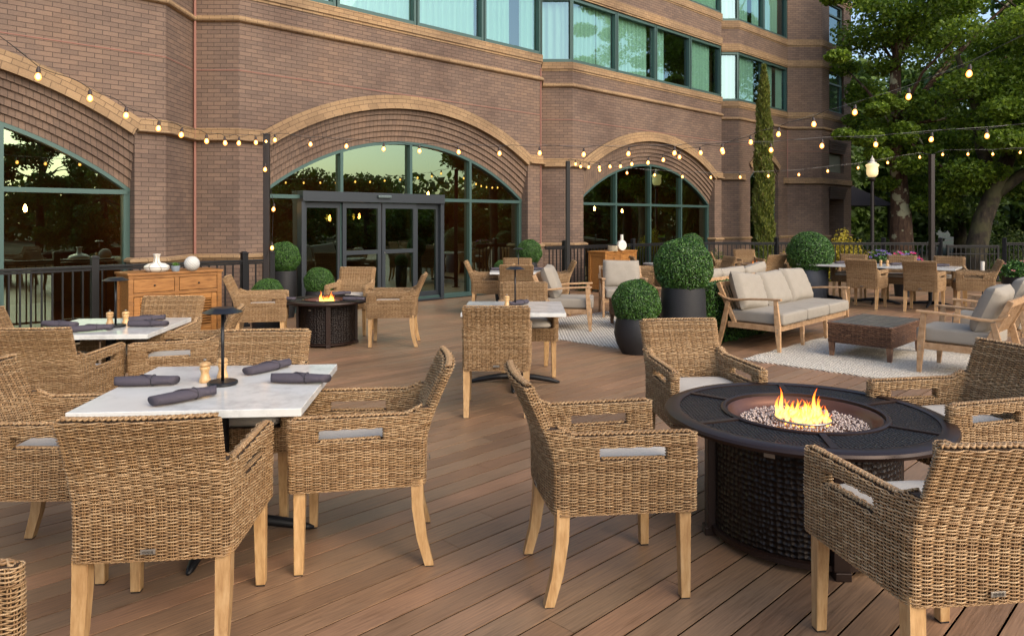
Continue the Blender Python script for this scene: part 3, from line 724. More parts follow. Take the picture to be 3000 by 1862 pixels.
def thickback(z,fwd=0):
    bl=backline(z); il=backline(z,TH)[::-1]
    if fwd>0: # side wings sweeping down into the arms
        yb0=bl[-1][1]; pts=bl+[(BW+.003,yb0+TH+fwd),(BW+.003-TH,yb0+TH+fwd)]+il+[(-BW-.003+TH,yb0+TH+fwd),(-BW-.003,yb0+TH+fwd)]
        r=[.02]+[0]*(len(bl)-2)+[.02,.012,.012,.004]+[0]*(len(il)-2)+[.004,.012,.012]
    else: pts=bl+il; r=[.018]+[0]*(len(bl)-2)+[.018,.018]+[0]*(len(il)-2)+[.018]
    return polyround(pts,r,True)
def make_armchair():
    t=thing('rattan_armchair','rattan armchair','armchair')
    W_=Weave()
    ZS,ZA,ZT_=.50,.69,.893
    W_.zone(skirt,.375,ZS)
    W_.zone(thickU,ZS,.588,captop=True)
    W_.zone(lambda z: thickU(z,-.115),.588,.640,captop=True)
    for sg in (-1,1): W_.zone(stub(sg,.175,YF),.588,.640)
    W_.zone(thickU,.640,ZA,capbot=True,captop=True)
    W_.zone(lambda z: thickback(z,.075),ZA,.703); W_.zone(lambda z: thickback(z,.035),.703,.722)
    W_.zone(lambda z: thickback(z),.722,ZT_)
    # edging
    cl=backline(ZT_,TH/2,17); W_.braid([(x,y,ZT_+.006) for x,y in cl])
    for sg in (-1,1):
        yb=YB-recl(.69)+.12
        W_.braid([(sg*(BF-TH/2),YF-.012,ZA-.004),(sg*(BF-TH/2),YF-.03,ZA+.004),(sg*(BW-TH/2+.006),yb,ZA+.004),(sg*(BW-TH/2),yb-.035,.708),(sg*(BW-TH/2),yb-.075,.728)],.0095)
        W_.braid([(sg*(BF-TH/2),.16,.590),(sg*(BW-TH/2+.004),-.10,.590)],.008)
    sk=skirt(.375); sk,_=resample(sk,120); W_.braid([(x,y,.372) for x,y in sk]+[(sk[0][0],sk[0][1],.372)],.004)
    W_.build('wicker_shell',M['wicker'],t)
    for sx in (-1,1):
        l=MB(); l.bar((sx*.250,.250,.40),(sx*.254,.254,.006),.052,.052,.040,.040,up=(0,1,0)); fo=l.build('leg',M['legwood'],t,bevel=.003)
        g=MB(); g.box(sx*.254,.254,.003,.036,.036,.006); g.build('foot_glide',M['lampblack'],fo)
        l=MB()
        pts=[(-.262,.40,.054),(-.266,.27,.052),(-.285,.13,.046),(-.318,.006,.040)]
        q=[(sx*.240+i*a/2,y+j*a/2,z) for y,z,a in pts for i,j in ((-1,-1),(1,-1),(1,1),(-1,1))]
        l.raw(q,[(0,1,2,3),(15,14,13,12)]+[(4*k+i,4*k+4+i,4*k+4+(i+1)%4,4*k+(i+1)%4) for k in range(3) for i in range(4)])
        fo=l.build('leg',M['legwood'],t,auto=50); g=MB(); g.box(sx*.241,-.319,.003,.036,.034,.006); g.build('foot_glide',M['lampblack'],fo)
    c=cushion_mesh(.485,.50,.085,.28,0.01); c.build('seat_cushion',M['seatpad'],t,smooth=True).location=(0,.03,.525)
    p=MB(); yb=YB-.022-recl(.42)-.009; p.box(0,yb,.413,.05,.004,.017); po=p.build('maker_plate',M['plate'],t,bevel=.001)
    q=MB()
    for k in range(9): q.box(-.017+k*.0042,yb-.0025,.4135,.0022,.001,.004+.002*(k%3)); 
    q.box(0,yb-.0025,.4085,.036,.001,.0008); q.build('lettering',M['ink'],po)
    return t
def cushion_mesh(w_,d_,h_,e=.25,puff=0.0,n=28,m=16,ez=.6):
    """rounded-box cushion (superellipsoid) with soft seams"""
    mb=MB(); sgn=lambda a,p: math.copysign(abs(a)**p,a); vs=[]; fs=[]
    for j in range(m+1):
        ph=-PI/2+PI*j/m
        for i in range(n):
            th=2*PI*(i+.5)/n
            r=abs(math.cos(ph))**ez
            x=sgn(math.cos(th),e)*r*w_/2; y=sgn(math.sin(th),e)*r*d_/2; z=sgn(math.sin(ph),.75 if e>.2 else .30)*h_/2
            dist=max(abs(x)/(w_/2),abs(y)/(d_/2)); z*=1+puff*8*(1-dist)
            vs.append((x,y,z))
    for j in range(m):
        for i in range(n):
            k=(i+1)%n; fs.append((j*n+i,j*n+k,(j+1)*n+k,(j+1)*n+i))
    mb.raw(vs,fs); return mb
chair0=make_armchair(); used=False
CH='rattan armchairs with pale seat pads'
def chair(x,y,face,label,grp=CH,s=1.0):
    global used
    rz=R(face-90); loc=(x,y,dz(y))
    if not used:
        used=True; chair0.location=loc; chair0.rotation_euler=(0,0,rz); chair0['label']=label; chair0['group']=grp; return chair0
    return dup(chair0,loc,rz,label,grp,s if s!=1 else None)
# near left table
chair(-1.30,2.87,96.5,'rattan armchair seen from behind at the near table, metal maker plate on its back')
chair(-2.04,3.40,4,'rattan armchair cut by the left edge, arm tucked under the near white table')
chair(-.725,3.53,188,'rattan armchair in profile on the right side of the near white table, facing left')
chair(-1.46,4.05,-85,'rattan armchair facing the camera behind the near white table and mushroom lamp')
chair(-1.535,1.58,0,'arm end of a rattan armchair poking in at the bottom left of the photo')
# second left table
chair(-3.04,4.95,95,'rattan armchair with its back to the camera at the table before the long cabinet')
chair(-3.54,5.50,5,'rattan armchair at the far left edge beside the table before the long cabinet')
chair(-2.97,6.10,-86,'rattan armchair facing the camera directly in front of the louvred cabinet')
chair(-2.50,5.55,193,'rattan armchair half hidden behind the near mushroom lamp, facing left')
# centre table
chair(-.125,6.17,90,'rattan armchair seen squarely from behind in the middle of the deck')
chair(.15,7.62,-86,'rattan armchair facing the camera on the far side of the centre table')
# table by the doors
G4='rattan armchairs at the small table by the glass'
chair(-.38,12.55,0,'small distant rattan armchair facing right beside the glass wall',G4)
chair(.07,11.85,90,'distant rattan armchair with its back to the camera at the table by the glass',G4)
chair(.10,13.15,-90,'distant rattan armchair facing the camera, before the boxwood ball on the pier',G4)
chair(.66,12.6,180,'distant rattan armchair facing left, just left of the tall black middle post',G4)
# near fire pit
G1='rattan armchairs round the near fire pit'
chair(.425,3.26,9,'rattan armchair in side view facing the near fire pit, all four legs in view',G1)
chair(1.175,4.56,-83,'rattan armchair behind the near fire pit in front of the round charcoal planters',G1)
chair(2.29,3.80,193,'rattan armchair at the right edge on the far side of the near fire pit',G1)
chair(1.455,2.58,97,'largest rattan armchair at the bottom right corner, back to the camera',G1)
# second fire pit
G2='rattan armchairs round the fire pit by the doors'
chair(-3.08,9.05,14,'rattan armchair left of the fire pit by the sliding doors, facing right',G2)
chair(-2.28,10.38,-92,'rattan armchair between the small fire pit and the sliding doors, facing the camera',G2)
chair(-1.53,9.41,183,'rattan armchair right of the fire pit by the doors, facing left in profile',G2)
# far tables
G5='rattan armchairs at the far tables by the railing'
chair(2.75,14.35,0,'distant rattan armchair facing right, beyond the lounge chair before the small cabinet',G5)
chair(2.98,13.55,90,'distant rattan armchair peeping out left of the big boxwood ball',G5)
chair(3.83,14.15,190,'distant rattan armchair facing left, just right of the big boxwood ball',G5)
chair(4.88,16.8,3,'distant rattan armchair facing right at the farthest fire pit',G5)
chair(5.72,17.7,-90,'distant rattan armchair facing the camera behind the farthest fire pit',G5)
chair(5.25,15.40,118,'distant rattan armchair seen from behind at the farthest fire pit, above the sofa cushions',G5)
chair(6.02,15.55,-100,'distant rattan armchair left of the right hand boxwood ball, facing the camera',G5)
G6='rattan armchairs along the long white table'
chair(6.88,14.95,-125,'rattan armchair on the far side of the long white table, next to the boxwood ball',G6)
chair(7.62,14.45,-125,'rattan armchair on the far side of the long white table, left of the pink flowers',G6)
chair(8.32,13.95,-120,'rattan armchair on the far side of the long white table, right of the pink flowers',G6)
chair(6.52,13.5,50,'rattan armchair with its back to the camera at the left of the long white table',G6)
chair(7.27,12.95,50,'rattan armchair with its back to the camera before the long table middle',G6)
chair(8.18,13.02,155,'rattan armchair at the right end of the long white table, facing left',G6)

# ---------------------------------------------------------------- square stone tables
def make_table(side):
    t=thing('dining_table','x','table')
    m=MB(); m.box(0,0,.722,side,side,.036); m.build('stone_top',M['stone'],t,bevel=.003)
    m=MB(); m.box(0,0,.692,side*.45,side*.45,.02); m.tube([(0,0,.04),(0,0,.69)],.036,16); m.build('column',M['black'],t,auto=40)
    m=MB()
    for k in range(4):
        a=k*PI/2; c,s_=math.cos(a),math.sin(a)
        m.tube([(0.02*c,.02*s_,.075),(.18*c,.18*s_,.062),(.32*c,.32*s_,.038),(.39*c,.39*s_,.020),(.425*c,.425*s_,.013)],[.032,.028,.025,.018,.008],8)
    m.build('cross_base',M['black'],t,smooth=True)
    return t
TB=.92
tab=make_table(TB); tused=False
GT='white stone topped dining tables'
def table(x,y,rz,label,grp=GT,s=1):
    global tused
    if not tused: tused=True; tab.location=(x,y,dz(y)); tab.rotation_euler=(0,0,R(rz)); tab.scale=(s,s,1); tab['label']=label; tab['group']=grp; return tab
    return dup(tab,(x,y,dz(y)),R(rz),label,grp,(s,s,1))
table(-1.46,3.68,4.5,'nearest white stone table, set with four rolled napkins and a mushroom lamp',s=1.08)
table(-3.17,5.80,5,'white stone table in front of the louvred cabinet, second from the camera on the left')
table(.02,7.12,-1,'white stone table in the middle of the deck, left of the cream rug',s=1.04)
table(.09,12.6,0,'small distant white table beside the glass wall near the boxwood ball')
table(3.25,14.75,12,'distant white table mostly hidden behind the big boxwood ball')
GL='white tables joined into one long table'
row=R(-38)
for k,lb in enumerate(('right hand square of the long white table, its free corner showing','middle square of the long white table by the pepper mills','left square of the long white table, beside the boxwood ball')):
    table(7.81-.725*k,13.70+.566*k,-38,lb,GL)
tag(bpy.data.objects[tab.name],grp) if False else None

# ---------------------------------------------------------------- table things
def napkin_mesh():
    mb=MB(); n=22; m=16; vs=[]; fs=[]
    for i in range(n):
        t=i/(n-1); x=-.125+.25*t; r=.021*(.86+.18*math.sin(PI*min(1,t*1.15)))
        for k in range(m):
            a=2*PI*k/m; rr=r*(1+.05*math.sin(a*2+t*3)+.03*math.sin(a*3+5*t)); y=math.cos(a)*rr*1.35; z=math.sin(a)*rr*.85+.019
            vs.append((x+ (y*.5 if t>.9 else (-y*.35 if t<.1 else 0)),y,max(.001,z)))
    for i in range(n-1):
        for k in range(m): l=(k+1)%m; fs.append((i*m+k,i*m+l,(i+1)*m+l,(i+1)*m+k))
    fs.append(tuple(range(m-1,-1,-1))); fs.append(tuple((n-1)*m+k for k in range(m))); mb.raw(vs,fs)
    # overlapping fold wound round the roll
    q=[]; 
    for k in range(15):
        a=-.2+k*(PI+.4)/14; q.append((-.06+.11*k/14,math.cos(a)*.0295,math.sin(a)*.0185+.020))
    for (x0,y0,z0),(x1,y1,z1) in zip(q[:-1],q[1:]): mb.raw([(x0,y0,z0),(x1,y1,z1),(x1+.05,y1*.98,z1-.001),(x0+.05,y0*.98,z0-.001),(x0,y0,z0+.003),(x1,y1,z1+.003)],[(0,1,5,4),(4,5,2,3)])
    return mb
nap=thing('rolled_napkin','x','napkin'); napkin_mesh().build('napkin_roll',M['napkin'],nap,smooth=True); nap.scale=(1.16,1.32,1.36)
bnd=MB(); bnd.tube([(.035,math.cos(a)*.030,max(.002,math.sin(a)*.0195+.020)) for a in np.linspace(0,2*PI,25)],.0016,6); bnd.build('napkin_tie',M['lampblack'],nap)
nused=False
def napkin(x,y,z,rz,label,grp='rolled dark napkins'):
    global nused
    loc=(x,y,z+dz(y))
    if not nused: nused=True; nap.location=loc; nap.rotation_euler=(0,0,R(rz)); tag(nap,label,None,grp); return
    dup(nap,loc,R(rz),label,grp)
TT=.7405
napkin(-1.83,3.66,TT,6,'plum rolled napkin nearest the left edge of the near table')
napkin(-1.49,3.35,TT,48,'plum rolled napkin lying diagonally at the front of the near table')
napkin(-1.33,4.02,TT,60,'plum rolled napkin at the back of the near table behind the lamp')
napkin(-1.08,3.72,TT,-4,'plum rolled napkin flat on the right side of the near table')
napkin(-3.54,5.73,TT,-12,'rolled napkin on the left side of the cabinet table')
napkin(-3.16,5.50,TT,30,'rolled napkin at the front of the cabinet table beside the lamp foot')
napkin(-3.02,6.05,TT,35,'rolled napkin at the back of the cabinet table')
napkin(-2.86,5.75,TT,3,'rolled napkin on the right side of the cabinet table')
napkin(.07,7.25,TT,55,'rolled napkin beside the lamp on the centre table')
napkin(-.22,12.65,TT,0,'rolled napkin on the left of the distant table by the glass','napkins on the distant tables')
napkin(.42,12.65,TT,0,'rolled napkin on the right of the distant table by the glass','napkins on the distant tables')
napkin(8.05,13.75,TT,0,'rolled napkin near the free corner of the long white table','napkins on the distant tables')
napkin(6.62,14.75,TT,20,'rolled napkin at the left end of the long white table','napkins on the distant tables')
napkin(7.45,14.2,TT,20,'rolled napkin in the middle of the long white table','napkins on the distant tables')
def make_lamp():
    t=thing('mushroom_lamp','x','table lamp')
    m=MB(); m.lathe([(0,0),(.050,0),(.054,.004),(.054,.014),(.050,.018),(.008,.020),(0,.020)],36); m.build('base',M['lampblack'],t,auto=35)
    m=MB(); m.tube([(0,0,.018),(0,0,.355)],.0058,12); m.build('stem',M['lampblack'],t,smooth=True)
    m=MB(); m.lathe([(0,.372),(.040,.371),(.044,.366),(.071,.350),(.070,.348),(.042,.352),(0,.352)],40); m.build('shade',M['lampblack'],t,auto=35)
    return t
lamp=make_lamp(); lamp.scale=(1.36,1.36,1.04); lamp.location=(-1.455,3.69,TT+dz(3.7)); tag(lamp,'black mushroom lamp standing on the nearest white table',None,'cordless mushroom lamps')
dup(lamp,(-3.10,5.74,TT+dz(5.7)),0,'black mushroom lamp on the table before the louvred cabinet')
dup(lamp,(.03,7.15,TT+dz(7.1)),0,'black mushroom lamp on the centre table')
dup(lamp,(.11,12.6,TT+dz(12.6)),0,'small distant black mushroom lamp on the table by the glass')
def make_mill():
    t=thing('pepper_mill','x','mill')
    m=MB(); m.lathe([(0,0),(.021,0),(.022,.004),(.022,.014),(.0195,.020),(.0155,.036),(.0150,.044),(.0175,.056),(.0205,.064),(.0205,.070),(.017,.074),(0,.074)],28); m.build('body',M['millwood'],t,smooth=True)
    m=MB(); m.lathe([(0,.074),(.019,.075),(.0215,.080),(.0215,.086),(.016,.093),(.008,.096),(0,.097)],28); c=m.build('cap',M['millwood'],t,smooth=True)
    m=MB(); m.lathe([(0,.096),(.004,.096),(.003,.100),(.006,.103),(.006,.107),(0,.109)],16); m.build('knob',M['steel'],c,smooth=True)
    return t
mill=make_mill(); mill.scale=(1.28,1.28,1.1); ml=[(-1.565,3.74,TT,'left wooden mill beside the lamp on the nearest table'),(-1.515,3.84,TT,'right wooden mill half behind the lamp stem on the nearest table'),(-3.20,5.84,TT,'left wooden mill on the table before the louvred cabinet'),(-3.09,5.87,TT,'right wooden mill on the table before the louvred cabinet'),(-.05,7.13,TT,'wooden mill on the centre table'),(.03,12.7,TT,'tiny wooden mill on the distant table by the glass'),(7.16,14.0,TT,'tiny wooden mill on the long white table, right one'),(7.06,14.05,TT,'tiny wooden mill on the long white table, left one')]
mill.location=(ml[0][0],ml[0][1],ml[0][2]+dz(ml[0][1])); tag(mill,ml[0][3],None,'wooden salt and pepper mills')
for x,y,z,lb in ml[1:]: dup(mill,(x,y,z+dz(y)),0,lb)

# ---------------------------------------------------------------- fire pits
def make_pit():
    t=thing('fire_pit','x','fire pit'); Rr=.678
    m=MB(); m.lathe([(.36,.598),(.37,.600),(.372,.616),(.385,.618),(.395,.613),(.395,.606)],72,cap=False)
    m.lathe([(.60,.606),(.60,.612),(.615,.616),(.655,.613),(.672,.606),(.678,.594),(.674,.580),(.655,.574),(.36,.574),(.36,.600)],96,cap=False)
    for k in range(6):
        a=k*PI/3+.35; c,s_=math.cos(a),math.sin(a); m.box(c*.497,s_*.497,.607,.215,.030,.014,rz=a)
    m.build('table_rim',M['bronze'],t,auto=35)
    m=MB(); m.lathe([(.392,.600),(.392,.6065),(.603,.6065),(.603,.600)],72,cap=False); m.build('woven_top_panel',M['topweave'],t)
    m=MB(); m.lathe([(.362,.603),(.352,.600),(.335,.575),(.31,.545),(.0,.540)],64,cap=False); b_=m.build('fire_bowl',M['bowl'],t,smooth=True)
    m=MB(); 
    for i in range(1700):
        rr=.30*math.sqrt(random.random()); a=random.random()*2*PI; s_=random.uniform(.005,.009); x,y=rr*math.cos(a),rr*math.sin(a); z=.552+random.uniform(0,.014)+.012*(1-rr/.3)
        ax=Vector((random.uniform(-1,1),random.uniform(-1,1),random.uniform(-1,1))).normalized(); o1=ax.orthogonal().normalized(); o2=ax.cross(o1)
        c=Vector((x,y,z)); v=[c+ax*s_*.7,c-ax*s_*.7]+[c+(o1*math.cos(q)+o2*math.sin(q))*s_ for q in (0,1.26,2.51,3.77,5.03)]
        m.raw(v,[(0,2+k,2+(k+1)%5) for k in range(5)]+[(1,2+(k+1)%5,2+k) for k in range(5)])
    g=m.build('glass_beads',M['beads'],t,smooth=True); g['kind']='stuff'
    m=MB(); m.tube([(.135*math.cos(a),.135*math.sin(a),.580) for a in np.linspace(0,2*PI,49)[:-1]],.006,8,close=True); m.build('burner_ring',M['steel'],t,smooth=True)
    # drum
    m=MB(); m.lathe([(.435,.575),(.455,.572),(.455,.545),(.440,.540)],64,cap=False); m.build('drum_band',M['bronze'],t,auto=40); m=MB(); m.lathe([(.440,.06),(.462,.055),(.462,.03),(.440,.026)],64,cap=False); m.build('drum_band',M['bronze'],t,auto=40)
    m=MB(); m.lathe([(.443,.545),(.443,.055)],96,cap=False); m.build('hammered_drum',M['hammer'],t,smooth=True)
    for k in range(4):
        a=R(-92+90*k); c,s_=math.cos(a),math.sin(a); m=MB()
        m.box(c*.452,s_*.452,.30,.055,.075,.54,rz=a); m.box(c*.462,s_*.462,.02,.062,.07,.04,rz=a); lg=m.build('leg',M['bronze'],t,bevel=.004)
        if k==3:
            h=MB()
            for z in (.46,.18): h.tube([(c*.462+s_*.045,s_*.462-c*.045,z-.035),(c*.462+s_*.045,s_*.462-c*.045,z+.035)],.011,10)
            h.build('hinge',M['lampblack'],lg)
    pl_=MB(); pl_.box(-.447*math.cos(R(50)),-.447*math.sin(R(50)),.50,.004,.05,.018,rz=R(50)); pl_.build('badge',M['plate'],t)
    # flames
    fr_=random.Random(3)
    for q in range(64):
        a=fr_.uniform(0,2*PI); rr=fr_.uniform(.05,.13); h=fr_.uniform(.03,.10)
        if q in (0,1): a,rr,h=2.7,.10+.02*q,.165-.05*q
        if q in (2,3): a,rr,h=.25,.06+.03*(q-2),.16-.04*(q-2)
        fm=MB(); x0,y0=rr*math.cos(a),rr*math.sin(a); ph=fr_.random()*6; n_,m2=16,8; vs=[]; w0=fr_.uniform(.004,.008)+h*.032; ln=fr_.uniform(-.02,.03)
        for i in range(n_):
            s_=i/(n_-1); wv=.013*s_*math.sin(ph+s_*5.5)+ln*s_*s_; wd=w0*(math.sin(PI*min(1,.22+s_*.78))**.9)*(1-s_*.35)+.0004
            for k in range(m2):
                b2=2*PI*k/m2; vs.append((x0+wv+math.cos(b2)*wd,y0+.5*wv+math.sin(b2)*wd*.7,.562+h*s_))
        for i in range(n_-1):
            for k in range(m2):
                l=(k+1)%m2; s0_,s1_=i/(n_-1),(i+1)/(n_-1)
                fm.face([vs[i*m2+k],vs[i*m2+l],vs[(i+1)*m2+l],vs[(i+1)*m2+k]],[(0,s0_),(0,s0_),(0,s1_),(0,s1_)])
        fm.build('flame',M['flame'],t,smooth=False)
    return t
pit=make_pit(); pit.location=(1.453,3.665,dz(3.66)); tag(pit,'large round bronze fire pit table burning in the right foreground',None,'round fire pit tables')
p2=dup(pit,(-2.38,9.45,dz(9.45)),R(18),'round bronze fire pit with napkins in front of the sliding doors',None,(.80,.80,.94))
p3=dup(pit,(5.62,16.9,dz(16.9)),R(40),'smallest looking fire pit far off by the railing behind the sofas',None,(.78,.78,.97))
for x,y,r_,lb in ((-2.86,9.18,-8,'rolled napkin on the left rim of the fire pit by the doors'),(-1.97,9.15,-6,'rolled napkin on the right rim of the fire pit by the doors'),(-2.30,9.88,40,'rolled napkin on the back rim of the fire pit by the doors')): napkin(x,y,.583,r_,lb,'napkins on the fire pits')
for x,y,r_,lb in ((5.27,16.55,0,'rolled napkin on the left rim of the farthest fire pit'),(6.0,16.85,5,'rolled napkin on the right rim of the farthest fire pit')): napkin(x,y,.60,r_,lb,'napkins on the fire pits')

# ---------------------------------------------------------------- lounge seating
def lounge(seats, label, loc, face, grp, Wd=None):
    Wd=Wd or (.76 if seats==1 else 2.28); t=thing('lounge_chair' if seats==1 else 'sofa',label,'armchair' if seats==1 else 'sofa',(loc[0],loc[1],dz(loc[1])+.012),R(face-90),grp)
    hx=Wd/2-.03; wd=M['lounge']
    legx=[-hx,hx]+([-.38,.38] if seats>1 else [])
    for sx in (-hx,hx):
        m=MB(); m.bar((sx,.36,0),(sx,.34,.32),.034,.040,.040,.070,up=(0,1,0)); m.bar((sx,.34,.32),(sx,.315,.615),.040,.070,.036,.045,up=(0,1,0)); lg=m.build('leg',wd,t,bevel=.004)
        m=MB(); 
        for z in (.27,.235): m.tube([(sx-.022,.345,z),(sx+.022,.345,z)],.008,8)
        m.build('bolt',M['plate'],lg)
        m=MB(); m.bar((sx,-.43,0),(sx,-.36,.28),.034,.045,.036,.065,up=(0,1,0)); m.bar((sx,-.36,.28),(sx,-.30,.57),.036,.065,.034,.050,up=(0,1,0)); m.build('leg',wd,t,bevel=.004)
        m=MB(); m.bar((sx*.985,-.20,.26),(sx*.985,-.445,.79),.032,.050,.032,.055,up=(0,1,0)); m.build('back_post',wd,t,bevel=.004)
        m=MB(); pts=[(.385,.628),(.25,.625),(.0,.612),(-.18,.592),(-.28,.590),(-.36,.612),(-.43,.655)]
        vs=[]
        for y,z in pts:
            for dx,dz_ in ((-.030,-.012),(.030,-.012),(.030,.012),(-.030,.012)): vs.append((sx+dx*(1-.15*(y<-.3)),y,z+dz_))
        fs=[(3,2,1,0)]+[(4*i+k,4*i+(k+1)%4,4*i+4+(k+1)%4,4*i+4+k) for i in range(len(pts)-1) for k in range(4)]+[tuple(4*(len(pts)-1)+k for k in range(4))]
        m.raw(vs,fs); m.build('arm',wd,t,bevel=.005)
    for sx in legx[2:]:
        m=MB(); m.bar((sx,.34,0),(sx,.33,.24),.034,.036,.042,.055,up=(0,1,0)); m.build('leg',wd,t,bevel=.004)
    m=MB(); m.box(0,.335,.275,Wd-.08,.030,.072)
    m.box(0,-.30,.275,Wd-.08,.030,.072)
    for sx in (-hx,hx): m.box(sx*.995,.02,.277,.030,.64,.066)
    for k in range(int(Wd/.12)): m.box(-Wd/2+.1+k*(Wd-.2)/max(1,int(Wd/.12)-1),.02,.300,.05,.60,.014)
    m.build('seat_rail',wd,t,bevel=.003)
    m=MB(); m.bar((-hx+.02,-.437,.765),(hx-.02,-.437,.765),.026,.060); m.bar((-hx+.02,-.235,.335),(hx-.02,-.235,.335),.026,.05)
    n=int((Wd-.16)/.075)
    for k in range(n+1):
        x=-hx+.07+(2*hx-.14)*k/n; m.bar((x,-.240,.35),(x,-.432,.75),.034,.012,up=(0,1,0))
    m.build('back_slats',wd,t)
    cw=(Wd-.12)/seats
    for k in range(seats):
        x=-(Wd-.12)/2+cw*(k+.5)
        c=cushion_mesh(cw-.006,.70,.150,.11,.010,64,20,.15).build('seat_cushion',M['cushion'],t,smooth=True); c.location=(x,.055,.388)
        # back cushion: plump pillow with pinched corners
        mb=MB(); nx,nz=22,18; vs=[]; fs=[]; W2,H2=cw-.01,.50
        for s_ in (1,-1):
            for j in range(nz+1):
                for i in range(nx+1):
                    a=-1+2*i/nx; b=-1+2*j/nz; th=(max(0,(1-abs(a)**5))*max(0,(1-abs(b)**5)))**.42
                    wr=.004*math.sin(a*9+b*4+k*2)*math.sin(b*7+k)+.006*math.sin(22*b+3*a)*(abs(a)**3)
                    px_=a*W2/2*(1-.035*abs(b)**2.5*abs(a)); pz=b*H2/2*(1-.05*(1-abs(a)**1.5)*(1 if b<0 else .5))
                    vs.append((px_,s_*(.105*th+wr*th),pz))
        st=(nx+1)*(nz+1)
        for s_ in (0,1):
            for j in range(nz):
                for i in range(nx):
                    q=s_*st+j*(nx+1)+i; f=(q,q+1,q+nx+2,q+nx+1); fs.append(f[::-1] if s_==0 else f)
        mb.raw(vs,fs); c=mb.build('back_cushion',M['cushion'],t,smooth=True); c.location=(x+random.uniform(-.01,.01),-.215,.665+random.uniform(-.01,.012)); c.rotation_euler=(R(21+random.uniform(-2,3)),R(random.uniform(-2,2)) if k<2 or seats==1 else R(-6),R(random.uniform(-2,2)))
    return t
GLn='wooden lounge chairs with grey cushions'
sofaA=lounge(3,'three seat wooden sofa with plump grey cushions on the right hand cream rug','x' and (3.70,9.80),-44,'wooden sofas')
lounge(3,'wooden sofa facing away, its pale top rail and cushions above the hedge','x' and (3.02,10.98),136,'wooden sofas')
lounge(1,'wooden lounge chair left of the boxwood balls, in side view facing right',(.80,10.85),-7,GLn)
lounge(1,'wooden lounge chair facing the camera in front of the small cabinet',(1.86,12.35),-92,GLn)
lounge(1,'wooden lounge chair at the right edge, slatted back showing, nearest the rug corner',(4.72,7.60),135,GLn)
lounge(1,'wooden lounge chair at the right edge, mostly hidden behind the nearer one',(5.80,8.78),135,GLn)
# brown rattan coffee tables
def coffee(label, loc, rz, lx=1.06, ly=.70):
    t=thing('coffee_table',label,'coffee table',(loc[0],loc[1],dz(loc[1])+.012),R(rz),'brown rattan coffee tables')
    Wv=Weave(.045,.0125,.006,.0055,.003); f=lambda z: polyround([(-lx/2,-ly/2),(lx/2,-ly/2),(lx/2,ly/2),(-lx/2,ly/2)],.012,True)
    Wv.zone(f,.155,.375,captop=True,capbot=True); Wv.build('woven_apron',M['brownwicker'],t,M['sideboarddark'],'inner_box')
    m=MB(); nb=6
    for k in range(nb): m.box(0,-ly/2+.02+(ly-.04)*(k+.5)/nb,.383,lx-.03,(ly-.04)/nb-.014,.016)
    m.build('plank_top',M['coffeetop'],t,bevel=.002)
    m=MB(); m.tube([(-lx/2,-ly/2,.379),(lx/2,-ly/2,.379),(lx/2,ly/2,.379),(-lx/2,ly/2,.379)],.010,6,close=True); m.build('rim',M['brownwicker'],t)
    for sx in (-1,1):
        for sy in (-1,1):
            l=MB(); l.bar((sx*(lx/2-.035),sy*(ly/2-.035),.16),(sx*(lx/2-.035),sy*(ly/2-.035),0),.062,.062,.042,.042,up=(0,1,0)); l.build('leg',M['brownwicker'],t,bevel=.003)
coffee('brown rattan coffee table with grey plank top between sofa and lounge chairs',(4.31,8.70),45)
coffee('brown rattan coffee table hidden behind the low boxwood planter, one leg in view',(1.98,11.05),5,.90,.66)
# rugs
def rug(label,u0_,u1_,v0_,v1_):
    m=MB(); c=[((u+v)*.70711,(u-v)*.70711) for u,v in ((u0_,v0_),(u0_,v1_),(u1_,v1_),(u1_,v0_))]
    n=30; P_=[]
    for i in range(n+1):
        for j in range(n+1):
            u=u0_+(u1_-u0_)*i/n; v=v0_+(v1_-v0_)*j/n
            if i in (0,n): u+=.012*math.sin(j*1.7)
            if j in (0,n): v+=.012*math.sin(i*1.3)
            x,y=(u+v)*.70711,(u-v)*.70711; P_.append((x,y,dz(y)+.011+.0015*math.sin(i*2.1)*math.sin(j*1.7)))
    m.raw(P_,[(i*(n+1)+j,(i+1)*(n+1)+j,(i+1)*(n+1)+j+1,i*(n+1)+j+1) for i in range(n) for j in range(n)])
    e=[P_[i*(n+1)] for i in range(n+1)]+[P_[n*(n+1)+j] for j in range(1,n+1)]+[P_[i*(n+1)+n] for i in range(n-1,-1,-1)]+[P_[j] for j in range(n-1,0,-1)]
    lo=[(x,y,z-.011) for x,y,z in e]; k=len(e); m.raw(e+lo,[(i,(i+1)%k,k+(i+1)%k,k+i) for i in range(k)])
    tag(m.build('rug',M['rug'],smooth=True),label,'rug','cream woven rugs')
rug('cream woven rug under the left lounge chairs, behind the centre table',7.35,10.9,-7.9,-4.95)
rug('cream woven rug under the brown coffee table in front of the sofa',7.75,10.9,-4.05,-1.2)

